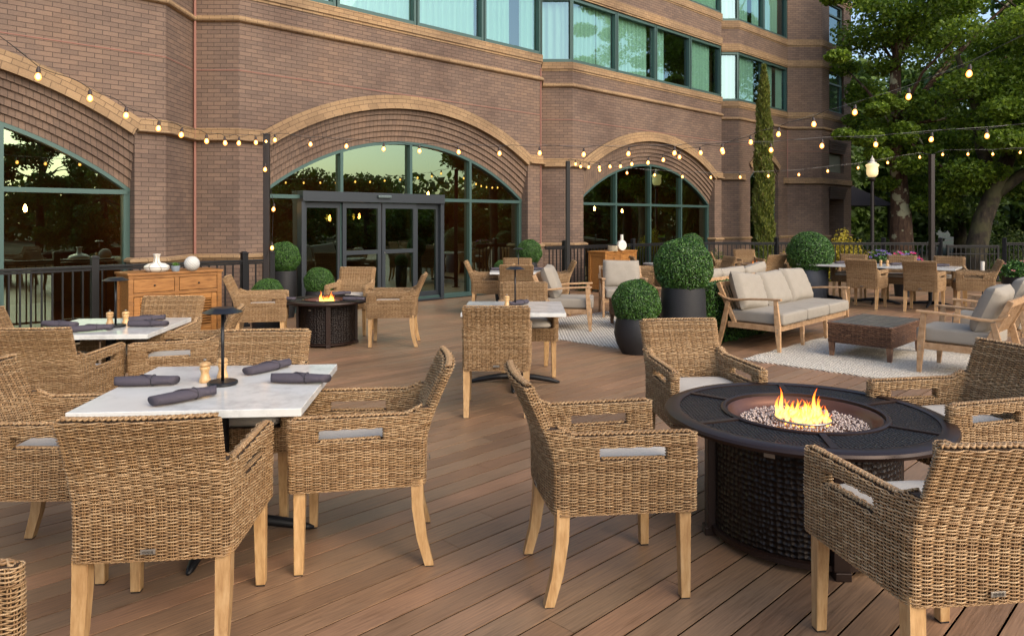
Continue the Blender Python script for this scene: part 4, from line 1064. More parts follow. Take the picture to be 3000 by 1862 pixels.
# ---------------------------------------------------------------- sideboards
def sideboard(label, loc, face, W_, H_, D_):
    t=thing('sideboard',label,'cabinet',(loc[0],loc[1],dz(loc[1])),R(face-90)); wd=M['sideboard']; f=D_/2
    m=MB(); m.box(0,.0,H_-.015,W_+.03,D_+.03,.03); m.build('top',wd,t,bevel=.004)
    m=MB()
    for sx in (-1,1):
        for sy in (-1,1): m.box(sx*(W_/2-.03),sy*(f-.03),(H_-.03)/2,.06,.06,H_-.03)
        for z in (.10,H_-.07): m.box(sx*(W_/2-.028),0,z,.035,D_-.12,.08)
        m.box(sx*(W_/2-.034),0,H_/2,.012,D_-.12,H_-.18)
    for z,h in ((.08,.07),(H_-.053,.045),(H_-.275,.045)): m.box(0,f-.026,z,W_-.12,.045,h)
    m.box(0,f-.026,H_/2-.02,.055,.043,H_-.10)
    m.box(0,-f+.03,H_/2,W_-.12,.012,H_-.12)
    m.build('carcass',wd,t,bevel=.003)
    m=MB(); m.box(0,f-.075,H_/2-.01,W_-.13,.01,H_-.14); m.build('inside_back',M['sideboarddark'],t)
    pw=(W_-.12-.055)/2
    for sx in (-1,1):
        x=sx*(.0275+pw/2)
        d_=MB(); d_.box(x,f-.018,H_-.163,pw-.012,.026,.165); dr=d_.build('drawer',wd,t,bevel=.002)
        k=MB(); k.lathe([(0,-.004),(.008,0),(.012,.008),(.010,.016),(0,.018)],14); kn=k.build('knob',M['lampblack'],dr,smooth=True); kn.location=(x,f,H_-.163); kn.rotation_euler=(R(-90),0,0)
        z0,z1=.12,H_-.305; d_=MB()
        for s2 in (-1,1): d_.box(x+s2*(pw/2-.042),f-.018,(z0+z1)/2,.070,.024,z1-z0)
        for z in (z0+.035,z1-.035): d_.box(x,f-.018,z,pw-.16,.0235,.07)
        do_=d_.build('louvred_door',wd,t,bevel=.002)
        lv=MB(); n=int((z1-z0-.15)/.030)
        for q in range(n):
            z=z0+.085+q*(z1-z0-.17)/(n-1); mt=Matrix.Translation((x,f-.02,z))@Matrix.Rotation(R(-38),4,'X'); lv.box(0,0,0,pw-.155,.028,.006,m=mt)
        lv.build('louvres',wd,do_)
        hg=MB(); 
        for z in (z0+.06,z1-.08): hg.box(x+sx*(pw/2-.001),f-.004,z,.008,.006,.045)
        hg.build('hinge',M['lampblack'],do_)
    return t
sideboard('long honey coloured wooden cabinet with louvred doors against the left railing',(-4.50,9.66),-45,1.17,.93,.48)
sideboard('small distant honey coloured cabinet by the railing behind a lounge chair',(2.33,16.95),-44,1.22,.92,.48)
# decor on the cabinets
zt=.922
t=thing('bottle_vase','white squat bottle vase with gold seams on the louvred cabinet','vase',(-4.55,9.40,zt+dz(9.4)))
m=MB(); m.lathe([(0,0),(.10,.002),(.145,.035),(.152,.062),(.145,.085),(.10,.112),(.05,.125),(.036,.14),(.034,.19),(.040,.222),(.048,.232),(.040,.234),(.03,.2)],44); b_=m.build('body',M['white'],t,smooth=True)
m=MB(); m.tube([(.1535*math.cos(a),.1535*math.sin(a),.066+.003*math.sin(3*a)) for a in np.linspace(0,2*PI,40)[:-1]],.0022,5,close=True)
for a0 in (-1.75,-.85): m.tube([(r*math.cos(a0+.1*math.sin(z*40)),r*math.sin(a0+.1*math.sin(z*40)),z) for r,z in ((.11,.004),(.147,.035),(.154,.062),(.147,.085),(.10,.1135),(.052,.126),(.038,.142),(.036,.19),(.042,.225))],.0026,5)
m.build('gold_seam',M['gold'],b_)
t=thing('succulent_pot','small blue grey pot with green succulent between vase and textured ball','plant',(-4.355,9.50,zt+dz(9.5)))
m=MB(); m.lathe([(0,0),(.038,0),(.052,.03),(.056,.075),(.050,.078),(.045,.06),(0,.06)],24); m.build('pot',M['bluepot'],t,auto=40)
m=MB()
for k in range(34):
    a=k*2.4; el=.25+1.2*(k/34); r=.055*(1-.3*k/34); d_=Vector((math.cos(a)*math.cos(el),math.sin(a)*math.cos(el),math.sin(el))); p0=Vector((0,0,.072)); s_=d_.cross(Vector((0,0,1))).normalized()
    m.raw([p0,p0+d_*r*.6+s_*.010,p0+d_*r*1.1+Vector((0,0,.012)),p0+d_*r*.6-s_*.010,p0+d_*r*.55+Vector((0,0,-.006))],[(0,1,2,3),(0,1,4),(1,2,4),(2,3,4),(3,0,4)])
m.build('rosette',leafmat('succulent_leaf',[(.05,.12,.02),(.12,.24,.05)],.4,0),t)
t=thing('textured_ball','white textured ball ornament at the right of the louvred cabinet vase','ornament',(-4.20,9.63,zt+dz(9.6)+.098))
m=MB(); vs=[];fs=[]; nu,nv=96,48
for j in range(nv+1):
    for i in range(nu):
        th=2*PI*i/nu; ph=PI*j/nv; r=.098-.007*(abs(math.sin(th*8+ph*8))*abs(math.sin(th*8-ph*8)))**.6*math.sin(ph); vs.append((r*math.sin(ph)*math.cos(th),r*math.sin(ph)*math.sin(th),r*math.cos(ph)))
for j in range(nv):
    for i in range(nu): k=(i+1)%nu; fs.append((j*nu+i,(j+1)*nu+i,(j+1)*nu+k,j*nu+k))
m.raw(vs,fs); m.build('ball',mat('chalk_white',(.50,.50,.47),.7),t,smooth=True)
t=thing('moon_vase','flat round white vase with tall neck on the small distant cabinet','vase',(2.50,16.72,zt+dz(16.7)),R(30))
m=MB(); m.lathe([(0,-.035),(.06,-.045),(.115,-.035),(.125,0),(.115,.035),(.06,.045),(0,.035)],36)
m.v=[(x,z,y+.125) for x,y,z in m.v]; m.lathe([(0,.20),(.036,.22),(.036,.37),(.030,.37),(0,.30)],20); m.build('body',M['white'],t,auto=40)
t=thing('woven_box','small pale woven round box beside the moon vase','box',(2.28,16.62,zt+dz(16.6)))
Wv=Weave(.016,.010,.003,.004,.003); Wv.zone(lambda z: np.array([(.105*math.cos(a),.105*math.sin(a)) for a in np.linspace(0,2*PI,32)[:-1]]),0,.12,captop=True); Wv.build('woven_wall',mat('pale_cane',(.5,.43,.30),.6),t)

# ---------------------------------------------------------------- foliage
def cards(name, C, size, mt, parent, nrm=None, spread=1.0, asp=.62):
    """one small pointed leaf per centre; nrm: preferred facing"""
    n=len(C); s=size*rng.uniform(.65,1.25,n)[:,None]
    d=rng.normal(size=(n,3)); 
    if nrm is not None: d=nrm+d*spread
    d/=np.linalg.norm(d,axis=1,keepdims=True)+1e-9
    r=rng.normal(size=(n,3)); a=np.cross(d,r); a/=np.linalg.norm(a,axis=1,keepdims=True)+1e-9; b=np.cross(d,a)
    V=np.stack([C-a*s*.5, C+b*s*asp*.5+d*s*.10, C+a*s*.5, C-b*s*asp*.5+d*s*.10],1).reshape(-1,3)
    return npmesh(name, V, np.arange(4*n).reshape(-1,4), mt, parent)
def sphere_pts(n): 
    p=rng.normal(size=(n,3)); return p/np.linalg.norm(p,axis=1,keepdims=True)
bp=sphere_pts(15000)
ballr=(1-rng.uniform(0,1,15000)**2*.16)[:,None]*(1+.038*np.sin(bp[:,:1]*7+bp[:,1:2]*5)*np.sin(bp[:,2:]*6))
tmp=cards('boxwood_ball',bp*ballr,.066,M['boxleaf'],None,bp,.75,.75); ballmesh=tmp.data; bpy.data.objects.remove(tmp)
cm=MB(); cm.lathe([(0,-.86)]+[(.86*math.cos(a),.86*math.sin(a)) for a in np.linspace(-1.4,1.4,13)]+[(0,.86)],24); tmp=cm.build('dark_core',M['boxcore'],None,smooth=True); coremesh=tmp.data; bpy.data.objects.remove(tmp)  # plain near-black sphere filling the ball behind its leaves
def topiary(label, x, y, potH, rt, rm, rb, ballR, ballz, pm='planter', squash=1.0):
    t=thing('boxwood_planter',label,'planter',(x,y,dz(y)),random.uniform(0,6),'clipped boxwood balls in planters')
    m=MB(); m.lathe([(0,0),(rb,0),(rb*.35+rm*.65,potH*.25),(rm,potH*.55),(rm*.45+rt*.55,potH*.85),(rt,potH),(rt-.02,potH),(rt-.03,potH-.05),(0,potH-.06)],56); m.build('pot',M[pm],t,auto=50)
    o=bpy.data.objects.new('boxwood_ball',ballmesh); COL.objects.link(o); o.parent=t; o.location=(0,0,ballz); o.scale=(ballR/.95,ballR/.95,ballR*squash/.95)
    c=bpy.data.objects.new('dark_core',coremesh); COL.objects.link(c); c.parent=o
    return t
topiary('biggest boxwood ball in tall charcoal pot, in front of the sofa',2.08,8.92,.775,.258,.275,.25,.335,1.02)
topiary('low boxwood ball in round bellied charcoal pot, left of the biggest one',1.49,8.78,.43,.235,.268,.175,.275,.59)
topiary('boxwood ball in blue grey pot right of the sofa cushions',6.05,14.9,.62,.32,.35,.30,.43,.93,'planterblue')
topiary('distant boxwood ball by the railing, peeping above the biggest one',4.02,16.4,.85,.2,.22,.17,.255,1.06)
topiary('boxwood ball in tall pot beside the brick pier right of the doors',.34,14.3,.80,.15,.16,.12,.235,.99)
topiary('tiny low boxwood ball behind the distant table by the glass',-.20,14.0,.62,.12,.13,.1,.14,.70)
topiary('tall potted boxwood ball touching the left post of the sliding doors',-3.75,12.1,.77,.19,.20,.15,.245,.99)
topiary('low boxwood ball before the left glass of the sliding doors',-3.18,12.1,.44,.21,.23,.18,.232,.58)
topiary('low boxwood ball behind the rattan chair at the end of the left railing',-3.28,9.85,.45,.19,.21,.16,.20,.60)
# hedge box behind the sofa
hd_=thing('hedge_block','clipped green hedge block standing between the two sofas','hedge',(3.25,10.22,dz(10.2)),R(45))
lx,ly,lz=2.35,.28,.74
n=26000; q=rng.uniform(-1,1,(n,3)); ax=rng.choice(3,n,p=[.18,.55,.27]); sg_=rng.choice([-1,1],n); q[np.arange(n),ax]=sg_; nn=np.zeros((n,3)); nn[np.arange(n),ax]=sg_
Cc=q*np.array([lx/2,ly/2,lz/2])+np.array([0,0,lz/2+.02]); cards('hedge_leaves',Cc+rng.normal(size=(n,3))*.008,.028,M['boxleaf'],hd_,nn,.8,.75)
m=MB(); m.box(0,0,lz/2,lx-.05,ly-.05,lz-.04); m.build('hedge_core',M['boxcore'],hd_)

# ---------------------------------------------------------------- railings and posts
def railing(name,label,pts,H_,posts,grp='black aluminium railings',bz=None):
    t=thing(name,label,'railing',(pts[0][0],pts[0][1],0),0,grp); ox,oy=pts[0]
    top=MB(); bal=MB(); bot=MB()
    for a,b in zip(pts[:-1],pts[1:]):
        A=Vector((a[0]-ox,a[1]-oy)); B=Vector((b[0]-ox,b[1]-oy)); l=(B-A).length; d=(B-A)/l
        za,zb=dz(a[1]),dz(b[1])
        top.bar((A.x,A.y,za+H_-.018),(B.x,B.y,zb+H_-.018),.060,.036); bot.bar((A.x,A.y,za+.09),(B.x,B.y,zb+.09),.034,.030); bot.bar((A.x,A.y,za+H_-.055),(B.x,B.y,zb+H_-.055),.034,.028)
        n=int(l/.115)
        for k in range(1,n):
            p=A+d*l*k/n; z=za+(zb-za)*k/n; bal.box(p.x,p.y,z+(H_)/2,.019,.019,H_-.14,rz=math.atan2(d.y,d.x))
    top.build('top_rail',M['black'],t,bevel=.006); bot.build('lower_rail',M['black'],t); bal.build('balusters',M['black'],t)
    for (x,y) in posts:
        m=MB(); m.box(x-ox,y-oy,dz(y)+(H_+.09)/2,.088,.088,H_+.09,rz=R(45)); m.box(x-ox,y-oy,dz(y)+.02,.125,.125,.04,rz=R(45)); m.box(x-ox,y-oy,dz(y)+H_+.10,.100,.100,.02,rz=R(45)); m.box(x-ox,y-oy,dz(y)+H_+.118,.08,.08,.018,rz=R(45),top=.7); m.build('post',M['black'],t,bevel=.003)
    return t
railing('railing','black railing before the left arched window and behind the louvred cabinet',[(-7.6,7.1),(-5.32,9.75),(-3.72,11.30)],1.0,[(-5.46,9.60),(-4.02,11.02),(-3.72,11.33)])
railing('railing','black railing running from the brick pier past the small cabinet',[(.72,15.75),(4.75,19.65)],1.05,[(1.16,16.18),(2.95,17.91),(4.75,19.65)])
railing('railing','black railing along the garden behind the far tables',[(4.75,19.40),(11.15,19.1)],1.05,[(6.95,19.30),(9.72,19.2),(11.15,19.1)])
railing('railing','short black railing at the right edge beyond the garden gate',[(12.75,19.0),(16,18.9)],1.05,[(12.75,19.0)])
gt=railing('garden_gate','black metal gate in the far railing before the leaning tree',[(11.30,19.08),(12.62,19.02)],.98,[]); gt['category']='gate'
hm=MB(); hm.bar((0.03,0,.1-.09),(.03,0,.98-.09),.05,.05); hm.bar((1.29,-.06,.1-.09),(1.29,-.06,.98-.09),.05,.05); hm.bar((.0,0,.75-.09),(1.32,-.06,.75-.09),.03,.03); hm.build('gate_frame',M['black'],gt)
def tallpost(label,x,y,H_,r=.088):
    t=thing('light_post',label,'post',(x,y,dz(y)),R(10),'tall posts carrying the string lights')
    m=MB(); m.box(0,0,H_/2,r,r,H_); m.build('shaft',M['black' if r<.08 else 'post'],t,bevel=.006)
    m=MB(); m.box(0,0,H_+.006,r+.008,r+.008,.012); m.build('cap',M['lampblack'],t)
    m=MB(); m.box(0,0,.006,.16,.16,.012); m.tube([(.06,.06,.0),(.06,.06,.02)],.008,6); m.build('base_plate',M['lampblack'],t)
    m=MB(); m.tube([(r/2+.02*math.cos(a),-.01,H_-.10+.02*math.sin(a)) for a in np.linspace(0,2*PI,13)[:-1]],.004,6,close=True); m.build('hook',M['steel'],t)
p1=(-3.55,10.62); p2_=(1.16,15.25); p3_=(9.72,17.0)
tallpost('dark post left of the sliding doors wound with bulbs',*p1,2.83)
tallpost('black post in the middle, in front of the brick pier and small cabinet',*p2_,2.83,.079)
tallpost('grey brown post at the far right in front of the trees',*p3_,3.13,.098)

# ---------------------------------------------------------------- string lights
def bulbset(t, pts):
    for (x,y,z,tilt) in pts:
        if 'm' not in bulbset.__dict__:
            m=MB(); m.lathe([(0,-.062),(.014,-.058),(.024,-.045),(.027,-.031),(.022,-.013),(.014,.0),(.012,.006)],16); o=m.build('bulb',M['bulb'],t,smooth=True); bulbset.m=o.data
            m=MB(); m.lathe([(0,.002),(.017,.002),(.017,.034),(.011,.045),(.007,.058),(0,.06)],12); s_=m.build('socket',M['socketdark'],o,auto=40); bulbset.s=s_.data
        else:
            o=bpy.data.objects.new('bulb',bulbset.m); COL.objects.link(o); o.parent=t; s_=bpy.data.objects.new('socket',bulbset.s); COL.objects.link(s_); s_.parent=o
        o.location=(x,y,z); o.rotation_euler=(tilt,random.uniform(-.12,.12),0)
def strand(label,A,B,data,first=None,last=None,cable=True,droop=.035):
    """bulbs hang where the vertical plane A-B meets the listed sight columns; wire runs through the sockets"""
    t=thing('string_lights',label,'string lights',(0,0,0),0,'warm bulb string lights')
    pts=[]; 
    for px,py in data:
        s=(px-1500)/F; dx,dy=B[0]-A[0],B[1]-A[1]
        # X=s*Y on line A+k(d)
        k=(s*A[1]-A[0])/(dx-s*dy); y=A[1]+k*dy; x=A[0]+k*dx; z=CAMZ+(643-py)*y/F; pts.append((x,y,z+.03))
    bulbset(t,[(x,y,z,random.uniform(-.12,.12)) for x,y,z in pts])
    tops=[Vector((x,y,z+.058)) for x,y,z in pts]
    if first: tops=[Vector(first)]+tops
    if last: tops=tops+[Vector(last)]
    w_=[]
    for a,b in zip(tops[:-1],tops[1:]):
        for k in range(6):
            q=k/6; p=a.lerp(b,q); sagg=.012*math.sin(q*PI*2)+ .018*math.sin(PI*q); w_.append(p+Vector((0,0,sagg)))
    w_.append(tops[-1]); m=MB(); m.tube(w_,.0031,5); m.build('wire',M['wire'],t,smooth=True)
    if cable:
        m=MB(); a,b=tops[0],tops[-1]; q=[]
        zz=[p.z-(a.z+(b.z-a.z)*i/(len(tops)-1)) for i,p in enumerate(tops)]
        for p in tops: q.append(p+Vector((0,0,.022)))
        m.tube(q,.0017,4); m.build('support_cable',M['steel'],t,smooth=True)
    return t
strand('string of warm bulbs from the upper left corner to the post by the doors',(-3.55,10.62),(-3.98,6.0),[(779,415),(749.6,418),(700,420),(659,419.5),(605.5,414),(532,396),(465,377),(369.5,339),(263.5,289),(112,226)],(p1[0],p1[1],2.78),(-4.15,4.6,3.35))
strand('long string of warm bulbs crossing in front of the big arch to the upper right',(-3.55,10.62),(6.2,8.7),[(805.6,411),(909.5,423),(1015,429),(1124,437),(1228.6,443),(1343,446),(1463,450),(1581,449),(1710,453),(1841.6,451),(1976,449),(2116,440),(2258.6,440),(2408,428),(2565,424),(2729,409),(2891,399)],(p1[0],p1[1],2.78),(6.9,8.55,2.72))
strand('string of warm bulbs rising from the middle post to the upper right corner',(1.16,15.25),(4.15,6.5),[(1686,481),(1700.7,488.5),(1725,490),(1756,490.5),(1786.5,488.5),(1818,487.7),(1851,481),(1899,477),(1943,469),(1990.6,460.6),(2052,448),(2118,446),(2199,417),(2281,394),(2383.6,364.5),(2504.6,330),(2662,284),(2840,217)],(p2_[0],p2_[1],2.78),(4.5,5.4,3.25))
strand('string of small warm bulbs between the middle post and the far right post',p2_,p3_,[(1757,499),(1836.6,507),(1918,513),(1999,518),(2082.5,520),(2168,519.3),(2251,516),(2340,512),(2424.5,501.6),(2513.7,492),(2600,477),(2694,461)],(p2_[0],p2_[1],2.78),(p3_[0],p3_[1],3.03))
strand('string of small warm bulbs from the far right post out of the frame',p3_,(13.2,16.2),[(2761.7,453),(2835.5,452),(2908,452),(2989,447)],(p3_[0],p3_[1],3.03),(13.6,16.1,3.2))
strand('three warm bulbs hanging down the side of the post by the doors',(p1[0]-.0,p1[1]-.08),(p1[0]+.5,p1[1]-.08),[(777,497),(802,613.5),(797,726.6)],(p1[0],p1[1]-.05,2.7),(p1[0],p1[1]-.05,1.0),False)

# ---------------------------------------------------------------- trees
def tree(name,label,x,y,trunk,limbs,clumps,leafn,leafs,mt,bark,cat='tree',grp=None,cr=.75,z0=-.42,flat=.6):
    t=thing(name,label,cat,(x,y,z0),0,grp)
    m=MB(); pts=[Vector(p[:3]) for p in trunk]; m.tube(pts,[p[3] for p in trunk],14)
    for l in limbs: m.tube([Vector(p[:3]) for p in l],[p[3] for p in l],8)
    m.build('trunk',bark,t,smooth=True)
    cl=np.array(clumps); n=leafn; idx=rng.integers(0,len(cl),n)
    q=rng.normal(size=(n,3)); q/=np.linalg.norm(q,axis=1,keepdims=True); q*=(rng.uniform(0,1,n)**.45)[:,None]; q[:,2]*=flat
    rad=cl[idx,3:4] if cl.shape[1]>3 else cr
    C=cl[idx,:3]+q*rad
    nr=np.zeros((n,3)); nr[:,2]=1
    cards('crown',C,leafs,mt,t,nr,2.2,.7)
    return t
def ellclumps(c,r,n,cr=(.6,1.1),inner=.35):
    o=[]
    for i in range(n):
        p=sphere_pts(1)[0]*random.uniform(inner,1)**.5; o.append((c[0]+p[0]*r[0],c[1]+p[1]*r[1],c[2]+p[2]*r[2],random.uniform(*cr)))
    return o
def limbs_to(trunk_pts,clumps,n):
    L_=[]
    for c in random.sample(clumps,min(n,len(clumps))):
        low=[q for q in trunk_pts[1:] if q[2]<c[2]-.3] or trunk_pts[1:2]
        s=random.choice(low); a=Vector(s[:3]); b=Vector(c[:3]); md=a.lerp(b,.5)+Vector((random.uniform(-.3,.3),random.uniform(-.3,.3),.25)); r=s[3]*.35
        L_.append([(*a,r),(*a.lerp(md,.5),r*.8),(*md,r*.6),(*b,.015)])
    return L_
# big lichened tree behind the lamp
tr=[(0,0,0,.44),(.0,0,.8,.38),(-.03,0,2.2,.30),(-.12,0,3.6,.24),(-.25,0,5.0,.20),(-.1,.2,7,.16),(.3,.3,9.5,.10)]
cl=ellclumps((2.3,.4,8.0),(3.7,4.0,5.0),84,(.55,1.1))+ellclumps((-1.5,-1.5,5.0),(.9,1.2,1.1),9,(.3,.5))+ellclumps((1.6,-.8,3.6),(2.6,1.8,1.3),22,(.4,.8))+[(-2.9,-1.8,6.9,.4),(-2.7,-1.8,4.55,.35),(-3.0,-1.7,8.7,.4),(-2.0,-1.6,9.1,.5)]
tree('leafy_tree','big leafy tree with pale lichen on its trunk, between street lamp and far post',12.75,24.0,tr,limbs_to(tr[3:],cl,22),cl,72000,.135,M['treeleaf'],M['bark'],flat=.5)
tr=[(0,0,0,.40),(.05,0,.9,.31),(.30,0,2.0,.27),(.75,0,3.1,.23),(1.15,0,4.1,.19),(1.5,.1,5.6,.17),(2.0,.2,8,.12)]
cl=ellclumps((2.6,.0,8.2),(4.6,3.6,4.6),70,(.55,1.1))+ellclumps((2.2,-1.0,4.6),(3.0,1.8,1.2),22,(.4,.8))
l2=[[(.5,0,2.6,.20),(1.3,-.2,3.3,.16),(2.2,-.3,3.8,.14),(3.3,-.3,4.1,.09)],[(.7,0,3.0,.20),(.3,.1,4.1,.16),(.2,.2,5.4,.12),(-.3,.3,7.0,.07)]]
tree('leafy_tree','leaning mossy tree at the right edge behind the garden gate',13.95,22.2,tr,l2+limbs_to(tr[3:],cl,9),cl,66000,.13,M['treeleaf'],M['bark2'],flat=.5)
# wood behind: separate trees, dark, crowns to the ground
bgt=[(13.2,37,8.0),(17.5,40,10.5),(22,43,9.2),(26.5,41,11.2),(31,44,9.0),(36,42,10.6),(20,50,12.0),(29,53,12.5),(27,36,15.5)]
bl=['dark tree filling the gap right of the building end','dark dense tree behind the street lamp','dark dense tree behind the lichened trunk','tall dark tree behind the far right post','dark tree between the two big trunks','dark tree behind the leaning mossy trunk','taller tree at the back of the wood on the left','taller tree at the back of the wood on the right','tallest dark tree topping the right hand corner']
for (x,y,h),lb in zip(bgt,bl):
    tr=[(0,0,0,.3),(.1,0,h*.5,.2),(0,0,h*.9,.08)]; cl=ellclumps((0,0,h*.52),(3.4,2.6,h*.48),60,(.9,1.6),.5)
    tree('woodland_tree',lb,x,y,tr,[],cl,15000,.42,M['farleaf'],M['bark2'],grp='dark trees of the wood behind the garden',flat=.7)
# trees across the lawn that the big windows mirror
rf=[(23.5,15.6,9.5,3.2,'tall'),(28,3.2,4.9,0,'r'),(28.4,7.6,4.7,0,'r'),(30,-13.5,8.5,0,'r'),(29,-8.8,6.2,0,'r'),(31,-20,9,0,'r'),(33,12.5,3.2,0,'r'),(33,17.5,3.3,0,'r'),(34,22.5,4.2,0,'r'),(24,23,8.5,2.5,'tall'),(32,-2,3.6,0,'r'),(34,9,2.9,0,'r'),(33,-5,4.0,0,'r'),(18,29.5,7,1.5,'tall')]+[(44,-38+9.0*i,4.6+1.3*math.sin(i*2.3),0,'r') for i in range(10)]
for k,(x,y,h,zb_,kd) in enumerate(rf):
    tr=[(0,0,0,.25),(.05,0,h*.5,.18),(0,0,h*.92,.05)]; zc_=(h+zb_)/2; cl=ellclumps((0,0,zc_),(2.5 if kd=='r' else 2.6,2.5,(h-zb_)/2),30 if kd=='r' else 34,(.6,1.1),.5)
    tree('lawn_tree','tree out on the lawn, seen only mirrored in the dark window glass',x,y,tr,limbs_to(tr,cl,10),cl,12000,.21,M['farleaf'],M['bark2'],grp='trees mirrored in the windows',flat=.7)
# far treeline across the lawn, one mass
n=30000; tl=cards('far_woodland',np.c_[rng.uniform(52,62,n),rng.uniform(-95,75,n),-.4+5.2*rng.uniform(0,1,n)**.8*(1+.25*np.sin(np.arange(n)*.01))],.85,M['farleaf'],None,None); tag(tl,kind='stuff')
# cypress
n=34000; hh=rng.uniform(0,1,n)**.9; prof=np.interp(hh,[0,.06,.3,.7,.9,1],[.16,.26,.29,.22,.12,.01]); a=rng.uniform(0,2*PI,n)
lump=1+.22*np.sin(hh*38+a*2)*np.sin(a*3+hh*11); rr=prof*lump*(rng.uniform(0,1,n)**.22); Cc=np.c_[rr*np.cos(a),rr*np.sin(a),hh*6.55+.1]
cy=thing('cypress_tree','tall narrow cypress in front of the small far arch','tree',(7.75,22.6,-.42))
nr=np.c_[np.cos(a)*.6,np.sin(a)*.6,np.full(n,.2)]
def upcards(name,C,size,mt,parent,nr):
    n=len(C); s=(size*rng.uniform(.6,1.3,n))[:,None]; up=np.array([0,0,1.0])+rng.normal(size=(n,3))*.28+nr*.35; up/=np.linalg.norm(up,axis=1,keepdims=True)
    sd_=np.cross(up,rng.normal(size=(n,3))); sd_/=np.linalg.norm(sd_,axis=1,keepdims=True)
    V=np.stack([C,C+up*s*.5+sd_*s*.16,C+up*s,C+up*s*.5-sd_*s*.16],1).reshape(-1,3); return npmesh(name,V,np.arange(4*n).reshape(-1,4),mt,parent)
upcards('crown',Cc,.11,M['cypress'],cy,nr); m=MB(); m.tube([(0,0,0),(0,0,5.8)],[.09,.02],8); m.build('trunk',M['bark'],cy)
# shrubs along the railing
def shrub(name,label,x,y,rx,ry,h,n,size,mt,cat='shrub',grp=None,z0=-.42):
    t=thing(name,label,cat,(x,y,z0),0,grp); q=sphere_pts(n)*(rng.uniform(.0,1,n)**.3)[:,None]; q[:,2]=np.abs(q[:,2]); bump_=1+.18*np.sin(q[:,0]*7+x)*np.sin(q[:,1]*6+y)
    C=np.c_[q[:,0]*rx*bump_,q[:,1]*ry*bump_,q[:,2]*h*bump_+.02]; cards('foliage',C,size,mt,t,sphere_pts(n)*.2+np.array([0,0,.6]),.9,.6); 
    m=MB()
    for k in range(5): a=k*1.26; m.tube([(0,0,0),(math.cos(a)*rx*.4,math.sin(a)*ry*.4,h*.6)],[.02,.006],5)
    m.build('stem',M['bark'],t); return t
shrub('clipped_shrub','clipped green shrub behind the railing at the foot of the right arch',5.45,20.6,.95,.5,1.05,9000,.055,M['shrub'])
shrub('clipped_shrub','clipped green shrub behind the railing before the cypress foot',6.9,20.8,.7,.5,.95,6000,.06,M['shrub'])
for x,y,h,lb in ((8.3,21.2,1.2,'golden shrub left of the right hand boxwood ball'),(9.75,21.6,1.55,'tallest golden shrub right of the right hand boxwood ball'),(10.3,20.9,1.0,'low golden shrub at the foot of the building end')):
    shrub('golden_shrub',lb,x,y,.65,.5,h,4200,.075,M['yellow'],grp='golden shrubs by the railing')
for k,(x,y,rx,h,lb) in enumerate(((11.3,21.2,.9,.85,'low green shrub between golden shrubs and lichened trunk'),(14.6,20.6,1.2,.95,'low green shrub behind the gate'),(16.2,20.9,1.1,.9,'low green shrub at the right edge behind the railing'),(13.0,26.5,1.6,1.4,'rounded dark green bush behind the street lamp foot'),(17.2,25.5,1.8,1.6,'rounded dark green bush behind the leaning tree'),(10.9,30,1.8,1.9,'dark bush at the corner of the building'),(1.62,16.9,.22,.55,'small leafy weed behind the railing by the middle post'))):
    shrub('green_shrub',lb,x,y,rx,rx*.6,h,int(5200*min(1,rx)),.085 if rx>.5 else .05,M['shrub'],grp='green shrubs beyond the railing')
# ground cover
n=26000; gx=rng.uniform(4.2,18,n); gy=rng.uniform(19.6,27,n); gc=npmesh_o=cards('ground_cover',np.c_[gx,gy,-.40+rng.uniform(0,.16,n)],.07,M['shrub'],None,np.tile([0,0,1.0],(n,1)),.8,.6); tag(gc,kind='stuff')
# flower planters
def flowers(label,x,y,ph,pr,n,R_,H_,cols):
    t=thing('flower_planter',label,'flower pot',(x,y,dz(y)))
    m=MB(); m.lathe([(0,0),(pr*.8,0),(pr,ph),(pr-.02,ph),(pr-.03,ph-.04),(0,ph-.04)],32); m.build('pot',M['planter'],t,auto=40)
    q=sphere_pts(n)*(rng.uniform(0,1,n)**.4)[:,None]; q[:,2]=np.abs(q[:,2]); cards('leaves',np.c_[q[:,0]*R_,q[:,1]*R_,ph+q[:,2]*H_],.06,M['boxleaf'],t,None)
    for mt,cn,nm in cols:
        m=MB()
        for k in range(cn):
            a=random.random()*2*PI; e=random.uniform(.2,1.2); c=Vector((math.cos(a)*math.cos(e)*R_,math.sin(a)*math.cos(e)*R_,ph+math.sin(e)*H_)); 
            for p in range(5):
                b2=p*1.257; u=Vector((math.cos(b2),math.sin(b2)*.6-.3,.4*math.sin(b2)+.1)); m.raw([c,c+u*.028+Vector((.01,0,.01)),c+u*.046,c+u*.028-Vector((.01,0,.01))],[(0,1,2,3)])
        m.build(nm,mt,t)['kind']='stuff'
flowers('planter of pink and violet flowers behind the long white table',8.35,15.6,.62,.24,2200,.34,.34,[(M['pink'],34,'pink_blooms'),(M['purple'],22,'violet_blooms')])
flowers('planter of rosy flowers at the right edge behind the table end',10.05,14.6,.50,.26,1500,.33,.32,[(M['rose'],12,'rosy_blooms'),(M['pink'],4,'pink_blooms')])
flowers('small planter of violet flowers before the lichened trunk',8.95,17.9,.62,.2,700,.28,.3,[(M['purple'],26,'violet_blooms')])
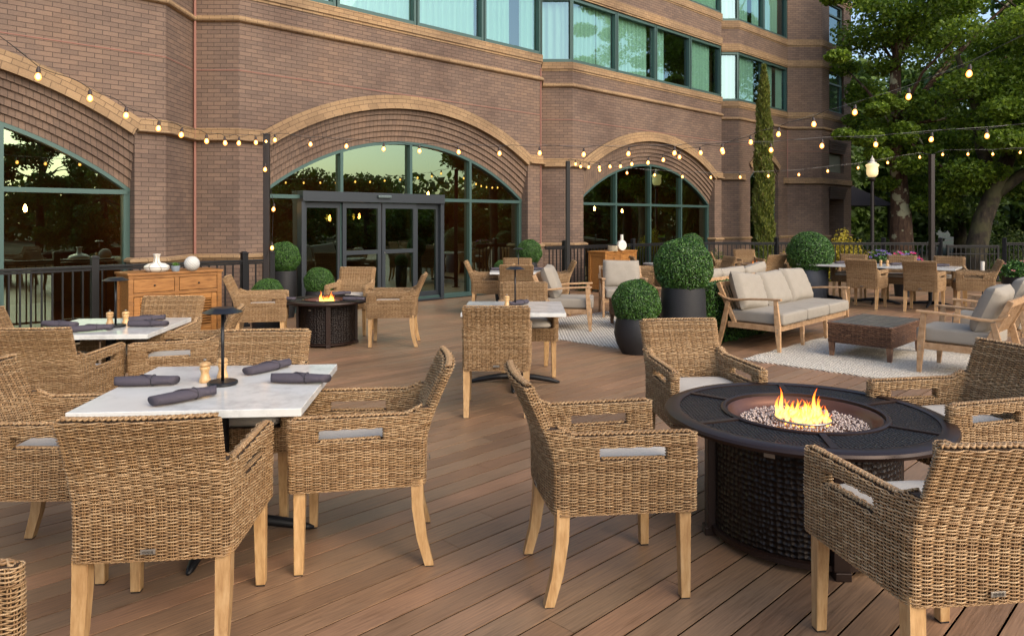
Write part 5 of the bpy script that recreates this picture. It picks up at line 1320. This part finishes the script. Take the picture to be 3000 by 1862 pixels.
# street lamp
t=thing('street_lamp','lit street lamp with cream globe on a dark post before the trees','street lamp',(10.8,22.0,-.42))
m=MB(); m.lathe([(0,0),(.14,0),(.14,.06),(.09,.14),(.07,.5),(.055,.6),(.05,2.9),(.045,3.10),(.085,3.14),(.095,3.19),(.06,3.24),(.0,3.24)],24); m.build('pole',M['post'],t,auto=40)
m=MB(); m.lathe([(0,3.24),(.10,3.25),(.155,3.32),(.165,3.42),(.155,3.52),(.185,3.58),(.19,3.60),(.16,3.63),(0,3.64)],32); m.build('globe',M['lampglass'],t,auto=50)
m=MB(); m.lathe([(0,3.64),(.13,3.642),(.12,3.68),(.07,3.70),(.065,3.75),(.045,3.80),(.015,3.83),(.012,3.88),(0,3.90)],24); m.build('finial',M['white'],t,auto=50)
# dark canopy roof behind the end wall
t=thing('canopy','dark hipped canopy roof jutting out beyond the building end','canopy',(14.6,33.0,0))
m=MB(); m.raw([(-1.9,-1.5,2.15),(1.9,-1.5,2.15),(1.9,1.5,2.15),(-1.9,1.5,2.15),(-1.3,0,3.3),(.2,0,3.3)],[(0,1,5,4),(1,2,5),(2,3,4,5),(3,0,4),(3,2,1,0)]); m.build('roof',M['awning'],t)
for sx in (-1.7,1.7):
    m=MB(); m.bar((sx,-1.3,-.42),(sx,-1.3,2.2),.12,.12); m.build('post',M['post'],t)
# small stake light
t=thing('stake_light','short pale stake light standing behind the long table by the gate','garden light',(10.0,15.6,dz(15.6)))
m=MB(); m.tube([(0,0,0),(0,0,.42)],.012,8); m.build('stake',M['black'],t); m=MB(); m.tube([(0,0,.42),(0,0,.74)],[.034,.042],12); m.build('shade',M['white'],t)
# bird feeder / red marker behind the railing
t=thing('garden_marker','small brick red upright marker in the garden behind the railing','marker',(12.3,21.5,-.42))
m=MB(); m.tube([(0,0,0),(0,0,.9)],.015,8); m.build('stake',M['black'],t); m=MB(); m.box(0,0,1.02,.09,.05,.36,rz=.1); m.build('body',mat('brick_red_paint',(.22,.05,.02),.6),t,bevel=.01)
